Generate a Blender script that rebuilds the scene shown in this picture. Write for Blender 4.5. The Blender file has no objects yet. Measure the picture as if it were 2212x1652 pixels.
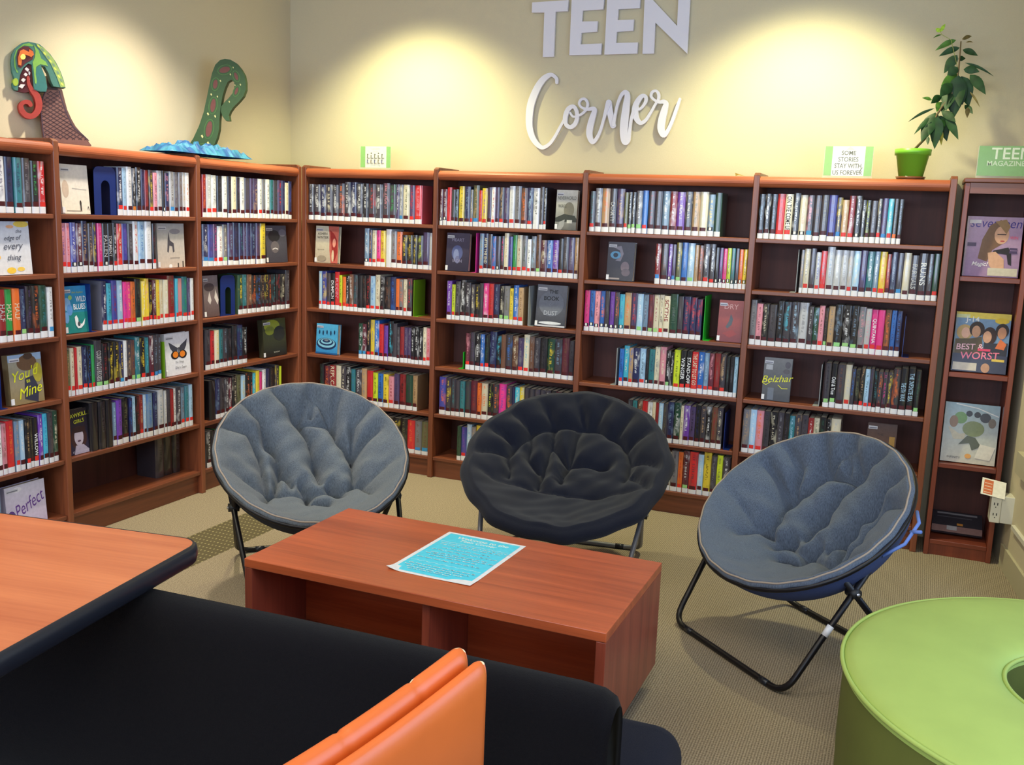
import bpy, math, random
from mathutils import Vector, Matrix
random.seed(7)
C = bpy.context.scene.collection
SC = bpy.context.scene
# ------------------------------------------------------------------ camera
FPX = 2069.65
CAM = Vector((3.5072, -4.9904, 1.5657))
YAW, PITCH, ROLL = -0.3934, -0.1709, 0.0375
fw = Vector((math.sin(YAW)*math.cos(PITCH), math.cos(YAW)*math.cos(PITCH), math.sin(PITCH)))
r0 = Vector((math.cos(YAW), -math.sin(YAW), 0)); u0 = r0.cross(fw)
rt = r0*math.cos(ROLL) + u0*math.sin(ROLL)
up = -r0*math.sin(ROLL) + u0*math.cos(ROLL)
cd = bpy.data.cameras.new('camera'); cam = bpy.data.objects.new('camera', cd); C.objects.link(cam)
cd.sensor_fit = 'HORIZONTAL'; cd.sensor_width = 36; cd.lens = 36*FPX/2212
cd.clip_start = 0.05; cd.clip_end = 60
M = Matrix((rt, up, -fw)).transposed().to_4x4(); M.translation = CAM
cam.matrix_world = M; SC.camera = cam
# ------------------------------------------------------------------ world, light, exposure
W = bpy.data.worlds.new('world'); SC.world = W; W.use_nodes = True
W.node_tree.nodes['Background'].inputs[0].default_value = (0.62, 0.78, 1.0, 1)
W.node_tree.nodes['Background'].inputs[1].default_value = 1.0
vs = SC.view_settings
vs.view_transform = 'Standard'; vs.look = 'None'; vs.gamma = 1.0; vs.use_curve_mapping = False
vs.exposure = 0.0
SC.cycles.use_denoising = True
SC.cycles.max_bounces = 8; SC.cycles.diffuse_bounces = 4; SC.cycles.glossy_bounces = 3
SC.cycles.transparent_max_bounces = 8; SC.cycles.caustics_reflective = False; SC.cycles.caustics_refractive = False
SC.cycles.sample_clamp_indirect = 4.0
def area(name, loc, rot, sx, sy, power, col):
    l = bpy.data.lights.new(name, 'AREA'); l.shape = 'RECTANGLE'; l.size = sx; l.size_y = sy
    l.energy = power; l.color = col
    o = bpy.data.objects.new(name, l); o.location = loc; o.rotation_euler = rot; C.objects.link(o); return o
def spot(name, loc, tgt, power, col, ang, blend, rad):
    l = bpy.data.lights.new(name, 'SPOT'); l.energy = power; l.color = col
    l.spot_size = ang; l.spot_blend = blend; l.shadow_soft_size = rad
    o = bpy.data.objects.new(name, l); o.location = loc; C.objects.link(o)
    d = Vector(tgt) - Vector(loc); o.rotation_euler = d.to_track_quat('-Z', 'Y').to_euler(); return o
PI = math.pi
# daylight through the side window (wall x=5.2) and through the window behind the camera
area('daylight_side', (5.14, -3.3, 1.6), (0, PI/2, 0), 1.5, 3.4, 56, (0.50, 0.68, 1.0))
area('daylight_rear', (2.0, -7.40, 1.75), (PI/2, 0, 0), 4.6, 1.5, 150, (0.66, 0.79, 1.0))
# overhead fill lights added for general brightness, no fixtures behind them
area('fill_light', (1.4, -3.6, 2.98), (0, 0, 0), 1.2, 1.2, 26, (1.0, 0.90, 0.74))
area('fill_light', (3.4, -4.2, 2.98), (0, 0, 0), 1.2, 1.2, 34, (1.0, 0.90, 0.74))
# recessed wall washers over the bookcases
WASH = [(0.68, -0.46, 165, (1.0, 0.94, 0.52)), (2.88, -0.46, 165, (1.0, 0.94, 0.54)), (0.46, -1.25, 185, (1.0, 0.88, 0.70)),
        (0.46, -3.3, 80, (1.0, 0.94, 0.66))]
for wx, wy, pw, wc in WASH:
    tg = (wx + (-.20 if wx < .6 else 0), wy + (.34 if wx > .6 else 0), 1.8)
    spot('downlight', (wx, wy, 3.0), tg, pw, wc, math.radians(104 if wx > .6 else 96), 0.75, 0.06)
# ------------------------------------------------------------------ projection helpers
def ray(px, py): return fw + rt*((px-1106)/FPX) + up*((826-py)/FPX)
def on_plane(px, py, P, n):
    d = ray(px, py); return CAM + d*((Vector(P)-CAM).dot(n)/d.dot(n))
def on_y(px, py, y): return on_plane(px, py, (0, y, 0), Vector((0, 1, 0)))
def on_x(px, py, x): return on_plane(px, py, (x, 0, 0), Vector((1, 0, 0)))
def on_z(px, py, z): return on_plane(px, py, (0, 0, z), Vector((0, 0, 1)))
def proj(X):
    d = Vector(X)-CAM; z = d.dot(fw); return 1106+FPX*d.dot(rt)/z, 826-FPX*d.dot(up)/z
# ------------------------------------------------------------------ colours and materials
def lin(c):
    return tuple(((v/255)/12.92 if v/255 <= .04045 else ((v/255+.055)/1.055)**2.4) for v in c)
def mat(name, rgb, rough=.6, spec=.5, metal=0, coat=0, coatr=.1, bump=None, noise=None, trans=0, alpha=1, emit=None, sheen=0):
    m = bpy.data.materials.new(name); m.use_nodes = True; nt = m.node_tree; b = nt.nodes['Principled BSDF']
    c = lin(rgb); b.inputs['Base Color'].default_value = (*c, 1)
    b.inputs['Roughness'].default_value = rough; b.inputs['Metallic'].default_value = metal
    b.inputs['Specular IOR Level'].default_value = spec
    b.inputs['Coat Weight'].default_value = coat; b.inputs['Coat Roughness'].default_value = coatr
    b.inputs['Sheen Weight'].default_value = sheen
    b.inputs['Transmission Weight'].default_value = trans; b.inputs['Alpha'].default_value = alpha
    if emit: b.inputs['Emission Color'].default_value = (*lin(rgb), 1); b.inputs['Emission Strength'].default_value = emit
    tc = nt.nodes.new('ShaderNodeTexCoord')
    if noise:  # (scale, amount)
        n = nt.nodes.new('ShaderNodeTexNoise'); n.inputs['Scale'].default_value = noise[0]; n.inputs['Detail'].default_value = 4
        nt.links.new(tc.outputs['Object'], n.inputs['Vector'])
        if len(noise) > 2:
            mp = nt.nodes.new('ShaderNodeMapping'); mp.inputs['Scale'].default_value = noise[2]
            nt.links.new(tc.outputs['Object'], mp.inputs['Vector']); nt.links.new(mp.outputs[0], n.inputs['Vector'])
        r = nt.nodes.new('ShaderNodeValToRGB')
        r.color_ramp.elements[0].position = .3; r.color_ramp.elements[1].position = .7
        r.color_ramp.elements[0].color = (*[v*(1-noise[1]) for v in c], 1)
        r.color_ramp.elements[1].color = (*[min(1, v*(1+noise[1])) for v in c], 1)
        nt.links.new(n.outputs['Fac'], r.inputs[0]); nt.links.new(r.outputs[0], b.inputs['Base Color'])
    if bump:  # (scale, strength)
        n2 = nt.nodes.new('ShaderNodeTexNoise'); n2.inputs['Scale'].default_value = bump[0]; n2.inputs['Detail'].default_value = 5
        nt.links.new(tc.outputs['Object'], n2.inputs['Vector'])
        bp = nt.nodes.new('ShaderNodeBump'); bp.inputs['Strength'].default_value = bump[1]; bp.inputs['Distance'].default_value = .004
        nt.links.new(n2.outputs['Fac'], bp.inputs['Height']); nt.links.new(bp.outputs[0], b.inputs['Normal'])
    return m
def wood(name, dark, light, axis, rough=.38, scale=1.0, coat=.25):
    m = bpy.data.materials.new(name); m.use_nodes = True; nt = m.node_tree; b = nt.nodes['Principled BSDF']
    tc = nt.nodes.new('ShaderNodeTexCoord'); mp = nt.nodes.new('ShaderNodeMapping')
    s = [14*scale]*3; s['xyz'.index(axis)] = .9*scale; mp.inputs['Scale'].default_value = s
    nt.links.new(tc.outputs['Object'], mp.inputs['Vector'])
    n = nt.nodes.new('ShaderNodeTexNoise'); n.inputs['Scale'].default_value = 1.0; n.inputs['Detail'].default_value = 6
    n.inputs['Distortion'].default_value = .8
    nt.links.new(mp.outputs[0], n.inputs['Vector'])
    mp2 = nt.nodes.new('ShaderNodeMapping'); s2 = [160*scale]*3; s2['xyz'.index(axis)] = 6*scale; mp2.inputs['Scale'].default_value = s2
    nt.links.new(tc.outputs['Object'], mp2.inputs['Vector'])
    n2 = nt.nodes.new('ShaderNodeTexNoise'); n2.inputs['Scale'].default_value = 1.0; nt.links.new(mp2.outputs[0], n2.inputs['Vector'])
    mx = nt.nodes.new('ShaderNodeMath'); mx.operation = 'MULTIPLY_ADD'; mx.inputs[1].default_value = .3
    nt.links.new(n2.outputs['Fac'], mx.inputs[0]); nt.links.new(n.outputs['Fac'], mx.inputs[2])
    r = nt.nodes.new('ShaderNodeValToRGB'); r.color_ramp.elements[0].position = .42; r.color_ramp.elements[1].position = .86
    r.color_ramp.elements[0].color = (*lin(dark), 1); r.color_ramp.elements[1].color = (*lin(light), 1)
    nt.links.new(mx.outputs[0], r.inputs[0]); nt.links.new(r.outputs[0], b.inputs['Base Color'])
    b.inputs['Roughness'].default_value = rough; b.inputs['Coat Weight'].default_value = coat; b.inputs['Coat Roughness'].default_value = .22
    return m
WD, WL = (98, 52, 36), (142, 80, 52)
M_woodx = wood('cherry_laminate_x', WD, WL, 'x'); M_woody = wood('cherry_laminate_y', WD, WL, 'y'); M_woodz = wood('cherry_laminate_z', WD, WL, 'z')
M_backshade = wood('cherry_shaded_back', (70, 36, 32), (92, 48, 42), 'z', .6, coat=0)  # back boards: cherry darkened, the shelf-interior shade is put into the colour
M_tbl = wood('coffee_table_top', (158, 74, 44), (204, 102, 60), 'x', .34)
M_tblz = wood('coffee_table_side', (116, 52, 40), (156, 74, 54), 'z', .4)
M_ltop = wood('study_table_top', (178, 94, 58), (206, 122, 78), 'x', .42, .8)
M_rack = wood('rack_laminate', (104, 48, 36), (140, 68, 46), 'z')
def vcol(name, rough=.5, coat=0, coatr=.1, spec=.5):
    m = bpy.data.materials.new(name); m.use_nodes = True; nt = m.node_tree; b = nt.nodes['Principled BSDF']
    a = nt.nodes.new('ShaderNodeAttribute'); a.attribute_name = 'Col'
    n = nt.nodes.new('ShaderNodeTexNoise'); n.inputs['Scale'].default_value = 60
    tc = nt.nodes.new('ShaderNodeTexCoord'); nt.links.new(tc.outputs['Object'], n.inputs['Vector'])
    mr = nt.nodes.new('ShaderNodeMapRange'); mr.inputs['To Min'].default_value = .82; mr.inputs['To Max'].default_value = 1.15
    nt.links.new(n.outputs['Fac'], mr.inputs['Value'])
    mx = nt.nodes.new('ShaderNodeVectorMath'); mx.operation = 'SCALE'
    nt.links.new(a.outputs['Color'], mx.inputs[0]); nt.links.new(mr.outputs[0], mx.inputs['Scale'])
    nt.links.new(mx.outputs[0], b.inputs['Base Color'])
    b.inputs['Roughness'].default_value = rough; b.inputs['Coat Weight'].default_value = coat; b.inputs['Coat Roughness'].default_value = coatr
    b.inputs['Specular IOR Level'].default_value = spec
    return m
M_print = vcol('printed_ink', .5, .2, .12, .35)
M_ink = vcol('painted_colour', .6)
def book_material():
    m = bpy.data.materials.new('book_cover'); m.use_nodes = True; nt = m.node_tree; b = nt.nodes['Principled BSDF']
    def N(t): return nt.nodes.new('ShaderNode'+t)
    def math_(op, a, c=None, v=None):
        x = N('Math'); x.operation = op
        nt.links.new(a, x.inputs[0])
        if c is not None: nt.links.new(c, x.inputs[1])
        if v is not None: x.inputs[1].default_value = v
        return x.outputs[0]
    ac = N('Attribute'); ac.attribute_name = 'Col'; at = N('Attribute'); at.attribute_name = 'Tit'
    uv = N('UVMap'); uv.uv_map = 'UVMap'; sp = N('SeparateXYZ'); nt.links.new(uv.outputs[0], sp.inputs[0])
    uv2 = N('UVMap'); uv2.uv_map = 'Seed'; s2 = N('SeparateXYZ'); nt.links.new(uv2.outputs[0], s2.inputs[0])
    u, v, seed, hgt = sp.outputs[0], sp.outputs[1], s2.outputs[0], s2.outputs[1]
    # letter-like marks along the spine
    cb = N('CombineXYZ'); nt.links.new(math_('MULTIPLY', u, v=2.6), cb.inputs[0]); nt.links.new(math_('MULTIPLY', v, v=150.), cb.inputs[1]); nt.links.new(math_('MULTIPLY', seed, v=97.), cb.inputs[2])
    n = N('TexNoise'); n.inputs['Scale'].default_value = 1.0; n.inputs['Detail'].default_value = 1.5; nt.links.new(cb.outputs[0], n.inputs['Vector'])
    ink = math_('GREATER_THAN', n.outputs['Fac'], v=.5)
    inu = math_('LESS_THAN', math_('ABSOLUTE', math_('SUBTRACT', u, v=.5)), v=.15)
    rel = math_('DIVIDE', v, hgt)
    z1 = math_('GREATER_THAN', rel, v=.36); z2 = math_('LESS_THAN', rel, v=.74)
    zone = math_('MULTIPLY', z1, z2)
    a1 = math_('GREATER_THAN', rel, v=.80); a2 = math_('LESS_THAN', rel, v=.93)
    inu2 = math_('LESS_THAN', math_('ABSOLUTE', math_('SUBTRACT', u, v=.5)), v=.12)
    zz = math_('ADD', math_('MULTIPLY', zone, inu), math_('MULTIPLY', math_('MULTIPLY', a1, a2), inu2))
    fac = math_('MULTIPLY', math_('MULTIPLY', ink, zz), v=.62)
    # artwork blotches in the title colour
    cb2 = N('CombineXYZ'); nt.links.new(math_('MULTIPLY', u, v=1.5), cb2.inputs[0]); nt.links.new(math_('MULTIPLY', v, v=16.), cb2.inputs[1]); nt.links.new(math_('MULTIPLY', seed, v=31.), cb2.inputs[2])
    n3 = N('TexNoise'); n3.inputs['Scale'].default_value = 1.0; nt.links.new(cb2.outputs[0], n3.inputs['Vector'])
    art = N('MapRange'); art.inputs['From Min'].default_value = .52; art.inputs['From Max'].default_value = .72; art.inputs['To Max'].default_value = .5
    nt.links.new(n3.outputs['Fac'], art.inputs['Value'])
    mxa = N('Mix'); mxa.data_type = 'RGBA'; nt.links.new(art.outputs[0], mxa.inputs[0]); nt.links.new(ac.outputs['Color'], mxa.inputs[6]); nt.links.new(at.outputs['Color'], mxa.inputs[7])
    mx = N('Mix'); mx.data_type = 'RGBA'; nt.links.new(fac, mx.inputs[0]); nt.links.new(mxa.outputs[2], mx.inputs[6]); nt.links.new(at.outputs['Color'], mx.inputs[7])
    nt.links.new(mx.outputs[2], b.inputs['Base Color'])
    b.inputs['Roughness'].default_value = .5; b.inputs['Specular IOR Level'].default_value = .3; b.inputs['Coat Weight'].default_value = 1.0; b.inputs['Coat Roughness'].default_value = .06; b.inputs['Coat IOR'].default_value = 1.6
    return m
M_book = book_material()
M_page = mat('page_paper', (205, 196, 176), .9, noise=(40, .15, (1, 1, 1)))
M_lab = mat('white_label', (226, 227, 232), .5, coat=.4)
M_wall = mat('painted_wall', (205, 196, 168), .92, .2, bump=(300, .12), noise=(900, .05))
M_ceil = mat('ceiling_paint', (232, 228, 214), .95)
M_white = mat('white_painted_board', (226, 226, 238), .6, .3)
M_dark = mat('black_steel', (22, 20, 24), .38, .5, metal=.3)
M_gun = mat('gunmetal_steel', (138, 140, 150), .38, .5, metal=.5)
M_blk = mat('black_fabric', (8, 7, 12), .95, .1, bump=(700, .5), noise=(500, .2), sheen=.05)
M_navy = mat('navy_black_fabric', (15, 18, 32), .95, .1, bump=(700, .5), noise=(500, .2), sheen=.05)
def denim(name, rgb):
    return mat(name, rgb, .95, .15, bump=(420, .6), noise=(60, .34, (7, 7, 1.2)), sheen=.15)
M_grey = denim('grey_marl_fabric', (96, 104, 113))
M_grey2 = denim('blue_grey_marl_fabric', (84, 94, 110))
M_shell = mat('dark_shell_fabric', (52, 56, 68), .9, .2, bump=(500, .4))
M_shellb = mat('shell_fabric_blue_lit', (62, 74, 112), .85, .25, bump=(500, .4))  # right chair's shell fabric, blue window light put into the colour
M_cush = mat('black_canvas', (22, 25, 38), .93, .2, bump=(600, .5), noise=(300, .15), sheen=.1)
M_orange = mat('orange_vinyl', (206, 100, 40), .38, .5, bump=(60, .05), noise=(6, .06), coat=.2, coatr=.3)
M_worn = mat('worn_vinyl_backing', (225, 205, 170), .9, noise=(300, .2))
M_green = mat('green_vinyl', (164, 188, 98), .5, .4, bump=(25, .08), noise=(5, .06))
M_rub = mat('black_rubber_edge', (26, 30, 40), .34, .5)
M_pot = mat('lime_plastic', (120, 186, 52), .35, .5)
M_bluebe = mat('blue_steel', (12, 40, 110), .4, .5, noise=(500, .2))
M_greenbe = mat('green_steel', (30, 170, 40), .4, .5)
M_limebe = mat('olive_green_steel', (112, 160, 30), .4)
M_greybe = mat('grey_steel', (150, 155, 158), .45)
M_pinkbe = mat('pink_steel', (205, 50, 150), .4)
M_blackbe = mat('black_enamel', (24, 24, 26), .5)
M_plate = mat('ivory_plastic', (222, 220, 204), .4)
M_slot = mat('outlet_slot', (60, 55, 50), .6)
M_trim = mat('wall_trim_paint', (186, 180, 152), .6)
M_steel = mat('brushed_steel', (190, 190, 195), .3, metal=.9)
M_acr = mat('clear_acrylic', (235, 245, 235), .08, .5, alpha=.07)
M_leaf = vcol('leaf_surface', .5, 0, .3, .3)
# floor: ribbed beige carpet with a dotted dark border strip along the left bookcases
def carpet():
    m = bpy.data.materials.new('ribbed_carpet'); m.use_nodes = True; nt = m.node_tree; b = nt.nodes['Principled BSDF']
    def N(t): return nt.nodes.new('ShaderNode'+t)
    L = nt.links.new
    tc = N('TexCoord'); sp = N('SeparateXYZ'); L(tc.outputs['Object'], sp.inputs[0])
    def mt(op, a, c=None, v=None):
        x = N('Math'); x.operation = op; L(a, x.inputs[0])
        if c is not None: L(c, x.inputs[1])
        if v is not None: x.inputs[1].default_value = v
        return x.outputs[0]
    rib = mt('SINE', mt('MULTIPLY', sp.outputs[0], v=2*PI/.0085))
    rib2 = mt('SINE', mt('MULTIPLY', sp.outputs[1], v=2*PI/.013))
    n = N('TexNoise'); n.inputs['Scale'].default_value = 170; n.inputs['Detail'].default_value = 3; L(tc.outputs['Object'], n.inputs['Vector'])
    nb = N('TexNoise'); nb.inputs['Scale'].default_value = 1.4; L(tc.outputs['Object'], nb.inputs['Vector'])
    f = mt('ADD', mt('ADD', mt('MULTIPLY', rib, v=.16), mt('MULTIPLY', rib2, v=.05)), n.outputs['Fac'])
    r = N('ValToRGB'); r.color_ramp.elements[0].position = .25; r.color_ramp.elements[1].position = .75
    r.color_ramp.elements[0].color = (*lin((120, 109, 92)), 1); r.color_ramp.elements[1].color = (*lin((174, 161, 138)), 1)
    L(f, r.inputs[0])
    # strip between x=.42 and x=.70 : olive brown ground with pale dots
    ins = mt('LESS_THAN', mt('ABSOLUTE', mt('SUBTRACT', sp.outputs[0], v=.56)), v=.14)
    dx = mt('ABSOLUTE', mt('SUBTRACT', mt('FRACT', mt('MULTIPLY', sp.outputs[0], v=48.)), v=.5))
    dy = mt('ABSOLUTE', mt('SUBTRACT', mt('FRACT', mt('MULTIPLY', sp.outputs[1], v=26.)), v=.5))
    dot = mt('MULTIPLY', mt('LESS_THAN', dx, v=.15), mt('LESS_THAN', dy, v=.13))
    md = N('Mix'); md.data_type = 'RGBA'; L(dot, md.inputs[0]); md.inputs[6].default_value = (*lin((98, 90, 68)), 1); md.inputs[7].default_value = (*lin((168, 158, 116)), 1)
    mx = N('Mix'); mx.data_type = 'RGBA'; L(ins, mx.inputs[0]); L(r.outputs[0], mx.inputs[6]); L(md.outputs[2], mx.inputs[7])
    L(mx.outputs[2], b.inputs['Base Color']); b.inputs['Roughness'].default_value = .97; b.inputs['Specular IOR Level'].default_value = .1
    bp = N('Bump'); bp.inputs['Strength'].default_value = .5; bp.inputs['Distance'].default_value = .003; L(f, bp.inputs['Height']); L(bp.outputs[0], b.inputs['Normal'])
    return m
M_carpet = carpet()
# ------------------------------------------------------------------ mesh builder
class MB:
    def __init__(s): s.v = []; s.f = []; s.c = []; s.t = []; s.m = []; s.u = []; s.sd = []; s.X = Matrix.Identity(4); s.sm = []
    def add(s, vs, fs, col=None, tit=None, mi=0, uv=None, seed=(0, 1), smooth=False):
        b = len(s.v); s.v += [tuple(s.X @ Vector(p)) for p in vs]
        for k, f in enumerate(fs):
            s.f.append([b+i for i in f]); s.m.append(mi); s.sm.append(smooth)
            cc = col if col is not None else (.5, .5, .5)
            s.c.append([cc[i] for i in f] if isinstance(cc[0], (tuple, list)) else [cc]*len(f))
            s.t.append(tit or cc if not isinstance(cc[0], (tuple, list)) else (0, 0, 0))
            s.u.append([uv[i] for i in f] if uv else [(0, 0)]*len(f)); s.sd.append(seed)
    def box(s, a, b, **k):
        x0, y0, z0 = a; x1, y1, z1 = b
        vs = [(x0,y0,z0),(x1,y0,z0),(x1,y1,z0),(x0,y1,z0),(x0,y0,z1),(x1,y0,z1),(x1,y1,z1),(x0,y1,z1)]
        s.add(vs, [(0,3,2,1),(4,5,6,7),(0,1,5,4),(1,2,6,5),(2,3,7,6),(3,0,4,7)], **k)
    def prism(s, pts, z0, z1, **k):  # pts xy
        n = len(pts)
        s.add([(x, y, z0) for x, y in pts]+[(x, y, z1) for x, y in pts],
              [tuple(range(n))[::-1], tuple(range(n, 2*n))]+[(i, (i+1) % n, n+(i+1) % n, n+i) for i in range(n)], **k)
    def tube(s, pts, r, seg=10, closed=False, cap=True, **k):
        pts = [Vector(p) for p in pts]; n = len(pts); vs = []; prev = None
        for i, p in enumerate(pts):
            a = pts[(i-1) % n] if (closed or i) else p; b = pts[(i+1) % n] if (closed or i < n-1) else p
            d = (b-a).normalized()
            if prev is None:
                q = Vector((0, 0, 1)) if abs(d.z) < .9 else Vector((1, 0, 0)); q = (q-d*q.dot(d)).normalized()
            else: q = (prev-d*prev.dot(d)).normalized()
            prev = q; w = d.cross(q); rr = r[i] if isinstance(r, list) else r
            vs += [tuple(p+(q*math.cos(2*PI*j/seg)+w*math.sin(2*PI*j/seg))*rr) for j in range(seg)]
        fs = []
        for i in range(n if closed else n-1):
            i2 = (i+1) % n
            fs += [(i*seg+j, i*seg+(j+1) % seg, i2*seg+(j+1) % seg, i2*seg+j) for j in range(seg)]
        if not closed and cap: fs += [tuple(range(seg))[::-1], tuple(range((n-1)*seg, n*seg))]
        k.setdefault('smooth', True); s.add(vs, fs, **k)
    def lathe(s, prof, seg=48, **k):  # (r,z) ; open profile
        vs = [(r*math.cos(2*PI*j/seg), r*math.sin(2*PI*j/seg), z) for r, z in prof for j in range(seg)]
        fs = [(i*seg+j, i*seg+(j+1) % seg, (i+1)*seg+(j+1) % seg, (i+1)*seg+j) for i in range(len(prof)-1) for j in range(seg)]
        k.setdefault('smooth', True); s.add(vs, fs, **k)
    def build(s, name, m, parent=None, bevel=None, subsurf=0):
        me = bpy.data.meshes.new(name); me.from_pydata(s.v, [], s.f)
        me.color_attributes.new('Col', 'FLOAT_COLOR', 'CORNER'); me.color_attributes.new('Tit', 'FLOAT_COLOR', 'CORNER')
        me.uv_layers.new(name='UVMap'); me.uv_layers.new(name='Seed')
        cc, tt, uu, ss = [], [], [], []
        for f, c, t, u, q in zip(s.f, s.c, s.t, s.u, s.sd):
            for k in range(len(f)): cc += [*c[k], 1]; tt += [*t, 1]; uu += u[k]; ss += q
        me.color_attributes['Col'].data.foreach_set('color', cc); me.color_attributes['Tit'].data.foreach_set('color', tt)
        me.uv_layers['UVMap'].data.foreach_set('uv', uu); me.uv_layers['Seed'].data.foreach_set('uv', ss)
        ms = m if isinstance(m, (list, tuple)) else [m]
        for x in ms: me.materials.append(x)
        for p, mi, sm in zip(me.polygons, s.m, s.sm): p.material_index = mi; p.use_smooth = sm
        me.update()
        o = bpy.data.objects.new(name, me); C.objects.link(o)
        if parent: o.parent = parent
        if bevel:
            b = o.modifiers.new('bevel', 'BEVEL'); b.width = bevel; b.segments = 2; b.limit_method = 'ANGLE'
        if subsurf:
            q = o.modifiers.new('sub', 'SUBSURF'); q.levels = q.render_levels = subsurf
        return o
def tag(o, label, cat, group=None):
    o['label'] = label; o['category'] = cat
    if group: o['group'] = group
    return o
def thing(name, label, cat, loc=(0, 0, 0), rz=0, group=None):
    o = bpy.data.objects.new(name, None); C.objects.link(o); o.location = loc; o.rotation_euler = (0, 0, rz); o.empty_display_size = .1
    return tag(o, label, cat, group)
def struct(o): o['kind'] = 'structure'; return o
_tc = {}
def text_geo(txt, shear=0, bold=0):
    key = (txt, shear, bold)
    if key not in _tc:
        cu = bpy.data.curves.new('t', 'FONT'); cu.body = txt; cu.align_x = 'CENTER'; cu.align_y = 'CENTER'; cu.shear = shear; cu.offset = bold
        cu.resolution_u = 3
        o = bpy.data.objects.new('t', cu); C.objects.link(o); bpy.context.view_layer.update()
        me = bpy.data.meshes.new_from_object(o.evaluated_get(bpy.context.evaluated_depsgraph_get()))
        vs = [tuple(v.co) for v in me.vertices]; fs = [tuple(p.vertices) for p in me.polygons]
        bpy.data.objects.remove(o); bpy.data.curves.remove(cu); bpy.data.meshes.remove(me)
        if vs:
            x0 = min(v[0] for v in vs); x1 = max(v[0] for v in vs); y0 = min(v[1] for v in vs); y1 = max(v[1] for v in vs)
            vs = [((v[0]-(x0+x1)/2)/(y1-y0), (v[1]-(y0+y1)/2)/(y1-y0)) for v in vs]
        _tc[key] = (vs, fs)
    return _tc[key]
# ------------------------------------------------------------------ the room
H = 3.05; WX = -.285; WY = .285
def wallbox(name, a, b, m=M_wall): mb = MB(); mb.box(a, b); return struct(mb.build(name, m))
wallbox('floor', (-.45, -7.6, -.1), (5.4, .45, 0), M_carpet)
wallbox('ceiling', (-.45, -7.6, H), (5.4, .45, H+.1), M_ceil)
wallbox('wall_left', (WX-.12, -7.6, 0), (WX, .4, H))
wallbox('wall_back', (WX, WY, 0), (4.1, WY+.12, H))
# right wall: short slanted return beside the magazine rack, then the room widens to the windows
mb = MB(); mb.prism([(3.985, WY), (4.115, -.78), (5.3, -.78), (5.3, -.66), (4.3, -.5), (4.2, WY+.1)], 0, H); struct(mb.build('wall_right', M_wall))
mb = MB()
for a, b in (((5.2, -7.6, 0), (5.32, -.7, .85)), ((5.2, -7.6, 2.35), (5.32, -.7, H)), ((5.2, -7.6, .85), (5.32, -5.0, 2.35)), ((5.2, -1.6, .85), (5.32, -.7, 2.35))): mb.box(a, b)
struct(mb.build('wall_side', M_wall))
mb = MB()
for a, b in (((-.45, -7.6, 0), (5.3, -7.5, 1.0)), ((-.45, -7.6, 2.5), (5.3, -7.5, H)), ((-.45, -7.6, 1.0), (-.3, -7.5, 2.5)), ((4.3, -7.6, 1.0), (5.3, -7.5, 2.5))): mb.box(a, b)
struct(mb.build('wall_front', M_wall))
mb = MB()
for y in (-5.0, -3.87, -2.73, -1.64): mb.box((5.22, y, .85), (5.27, y+.05, 2.35))
mb.box((5.22, -5, .85), (5.27, -1.6, .9)); mb.box((5.22, -5, 2.3), (5.27, -1.6, 2.35)); struct(mb.build('window_1', M_white))
mb = MB()
for x in (-.3, 1.2, 2.7, 4.25): mb.box((x, -7.58, 1), (x+.05, -7.53, 2.5))
mb.box((-.3, -7.58, 1), (4.3, -7.53, 1.05)); mb.box((-.3, -7.58, 2.45), (4.3, -7.53, 2.5)); struct(mb.build('window_2', M_white))
# right wall trim: baseboard and chair ledge following the slanted wall
def along(x, z0, z1, y0, y1, t, name, m):
    f = lambda y: 3.985+(WY-y)*(.13/1.065)
    mb = MB(); mb.prism([(f(y0), y0), (f(y0)-t, y0), (f(y1)-t, y1), (f(y1), y1)][::-1], z0, z1); return mb.build(name, m)
struct(along(0, 0, .11, .0, -.78, .012, 'baseboard_right', M_trim))
struct(along(0, .50, .60, -.16, -.78, .03, 'trim_1', M_trim))
mb = MB(); mb.box((WX, -7.4, 0), (WX+.012, -3.0, .1)); struct(mb.build('baseboard_left', M_trim))
# ------------------------------------------------------------------ bookcases
BW = .9022; T = .03; HB = 1.83; DEP = .272
SZ = [1.5039, 1.2427, .9622, .6769, .3909, .1261]   # shelf tops
BAYS = {'L0': ('L', 2), 'L1': ('L', 1), 'L2': ('L', 0), 'R1': ('R', 0), 'R2': ('R', 1), 'R3': ('R', 2), 'R4': ('R', 3)}
BN = {'L0': 'leftmost bookcase', 'L1': 'bookcase under dragon', 'L2': 'left corner bookcase', 'R1': 'back corner bookcase',
      'R2': 'second back bookcase', 'R3': 'third back bookcase', 'R4': 'bookcase under plant'}
ORD = ['top', 'second', 'third', 'fourth', 'fifth', 'bottom']
CASE_LABEL = {'L0': 'cherry wood bookcase at the left edge of the photo, behind the orange table top',
  'L1': 'cherry wood bookcase carrying the dragon head, with an empty bottom shelf',
  'L2': 'cherry wood bookcase on the left wall with the blue waves on top, touching the corner',
  'R1': 'cherry wood bookcase right of the corner, below the small library card stand',
  'R2': 'cherry wood bookcase behind and left of the black saucer chair',
  'R3': 'cherry wood bookcase between the black chair and the right grey chair, dry leaf on top',
  'R4': 'cherry wood bookcase carrying the lime green plant pot, partly empty shelves'}
def to_world(run, s, o, z): return Vector((s, o, z)) if run == 'R' else Vector((-o, s, z))
def bay_s(bay):  # inner start of bay along s
    run, k = BAYS[bay]
    return (k*BW+T if run == 'R' else -(k+1)*BW), BW-T
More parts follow.
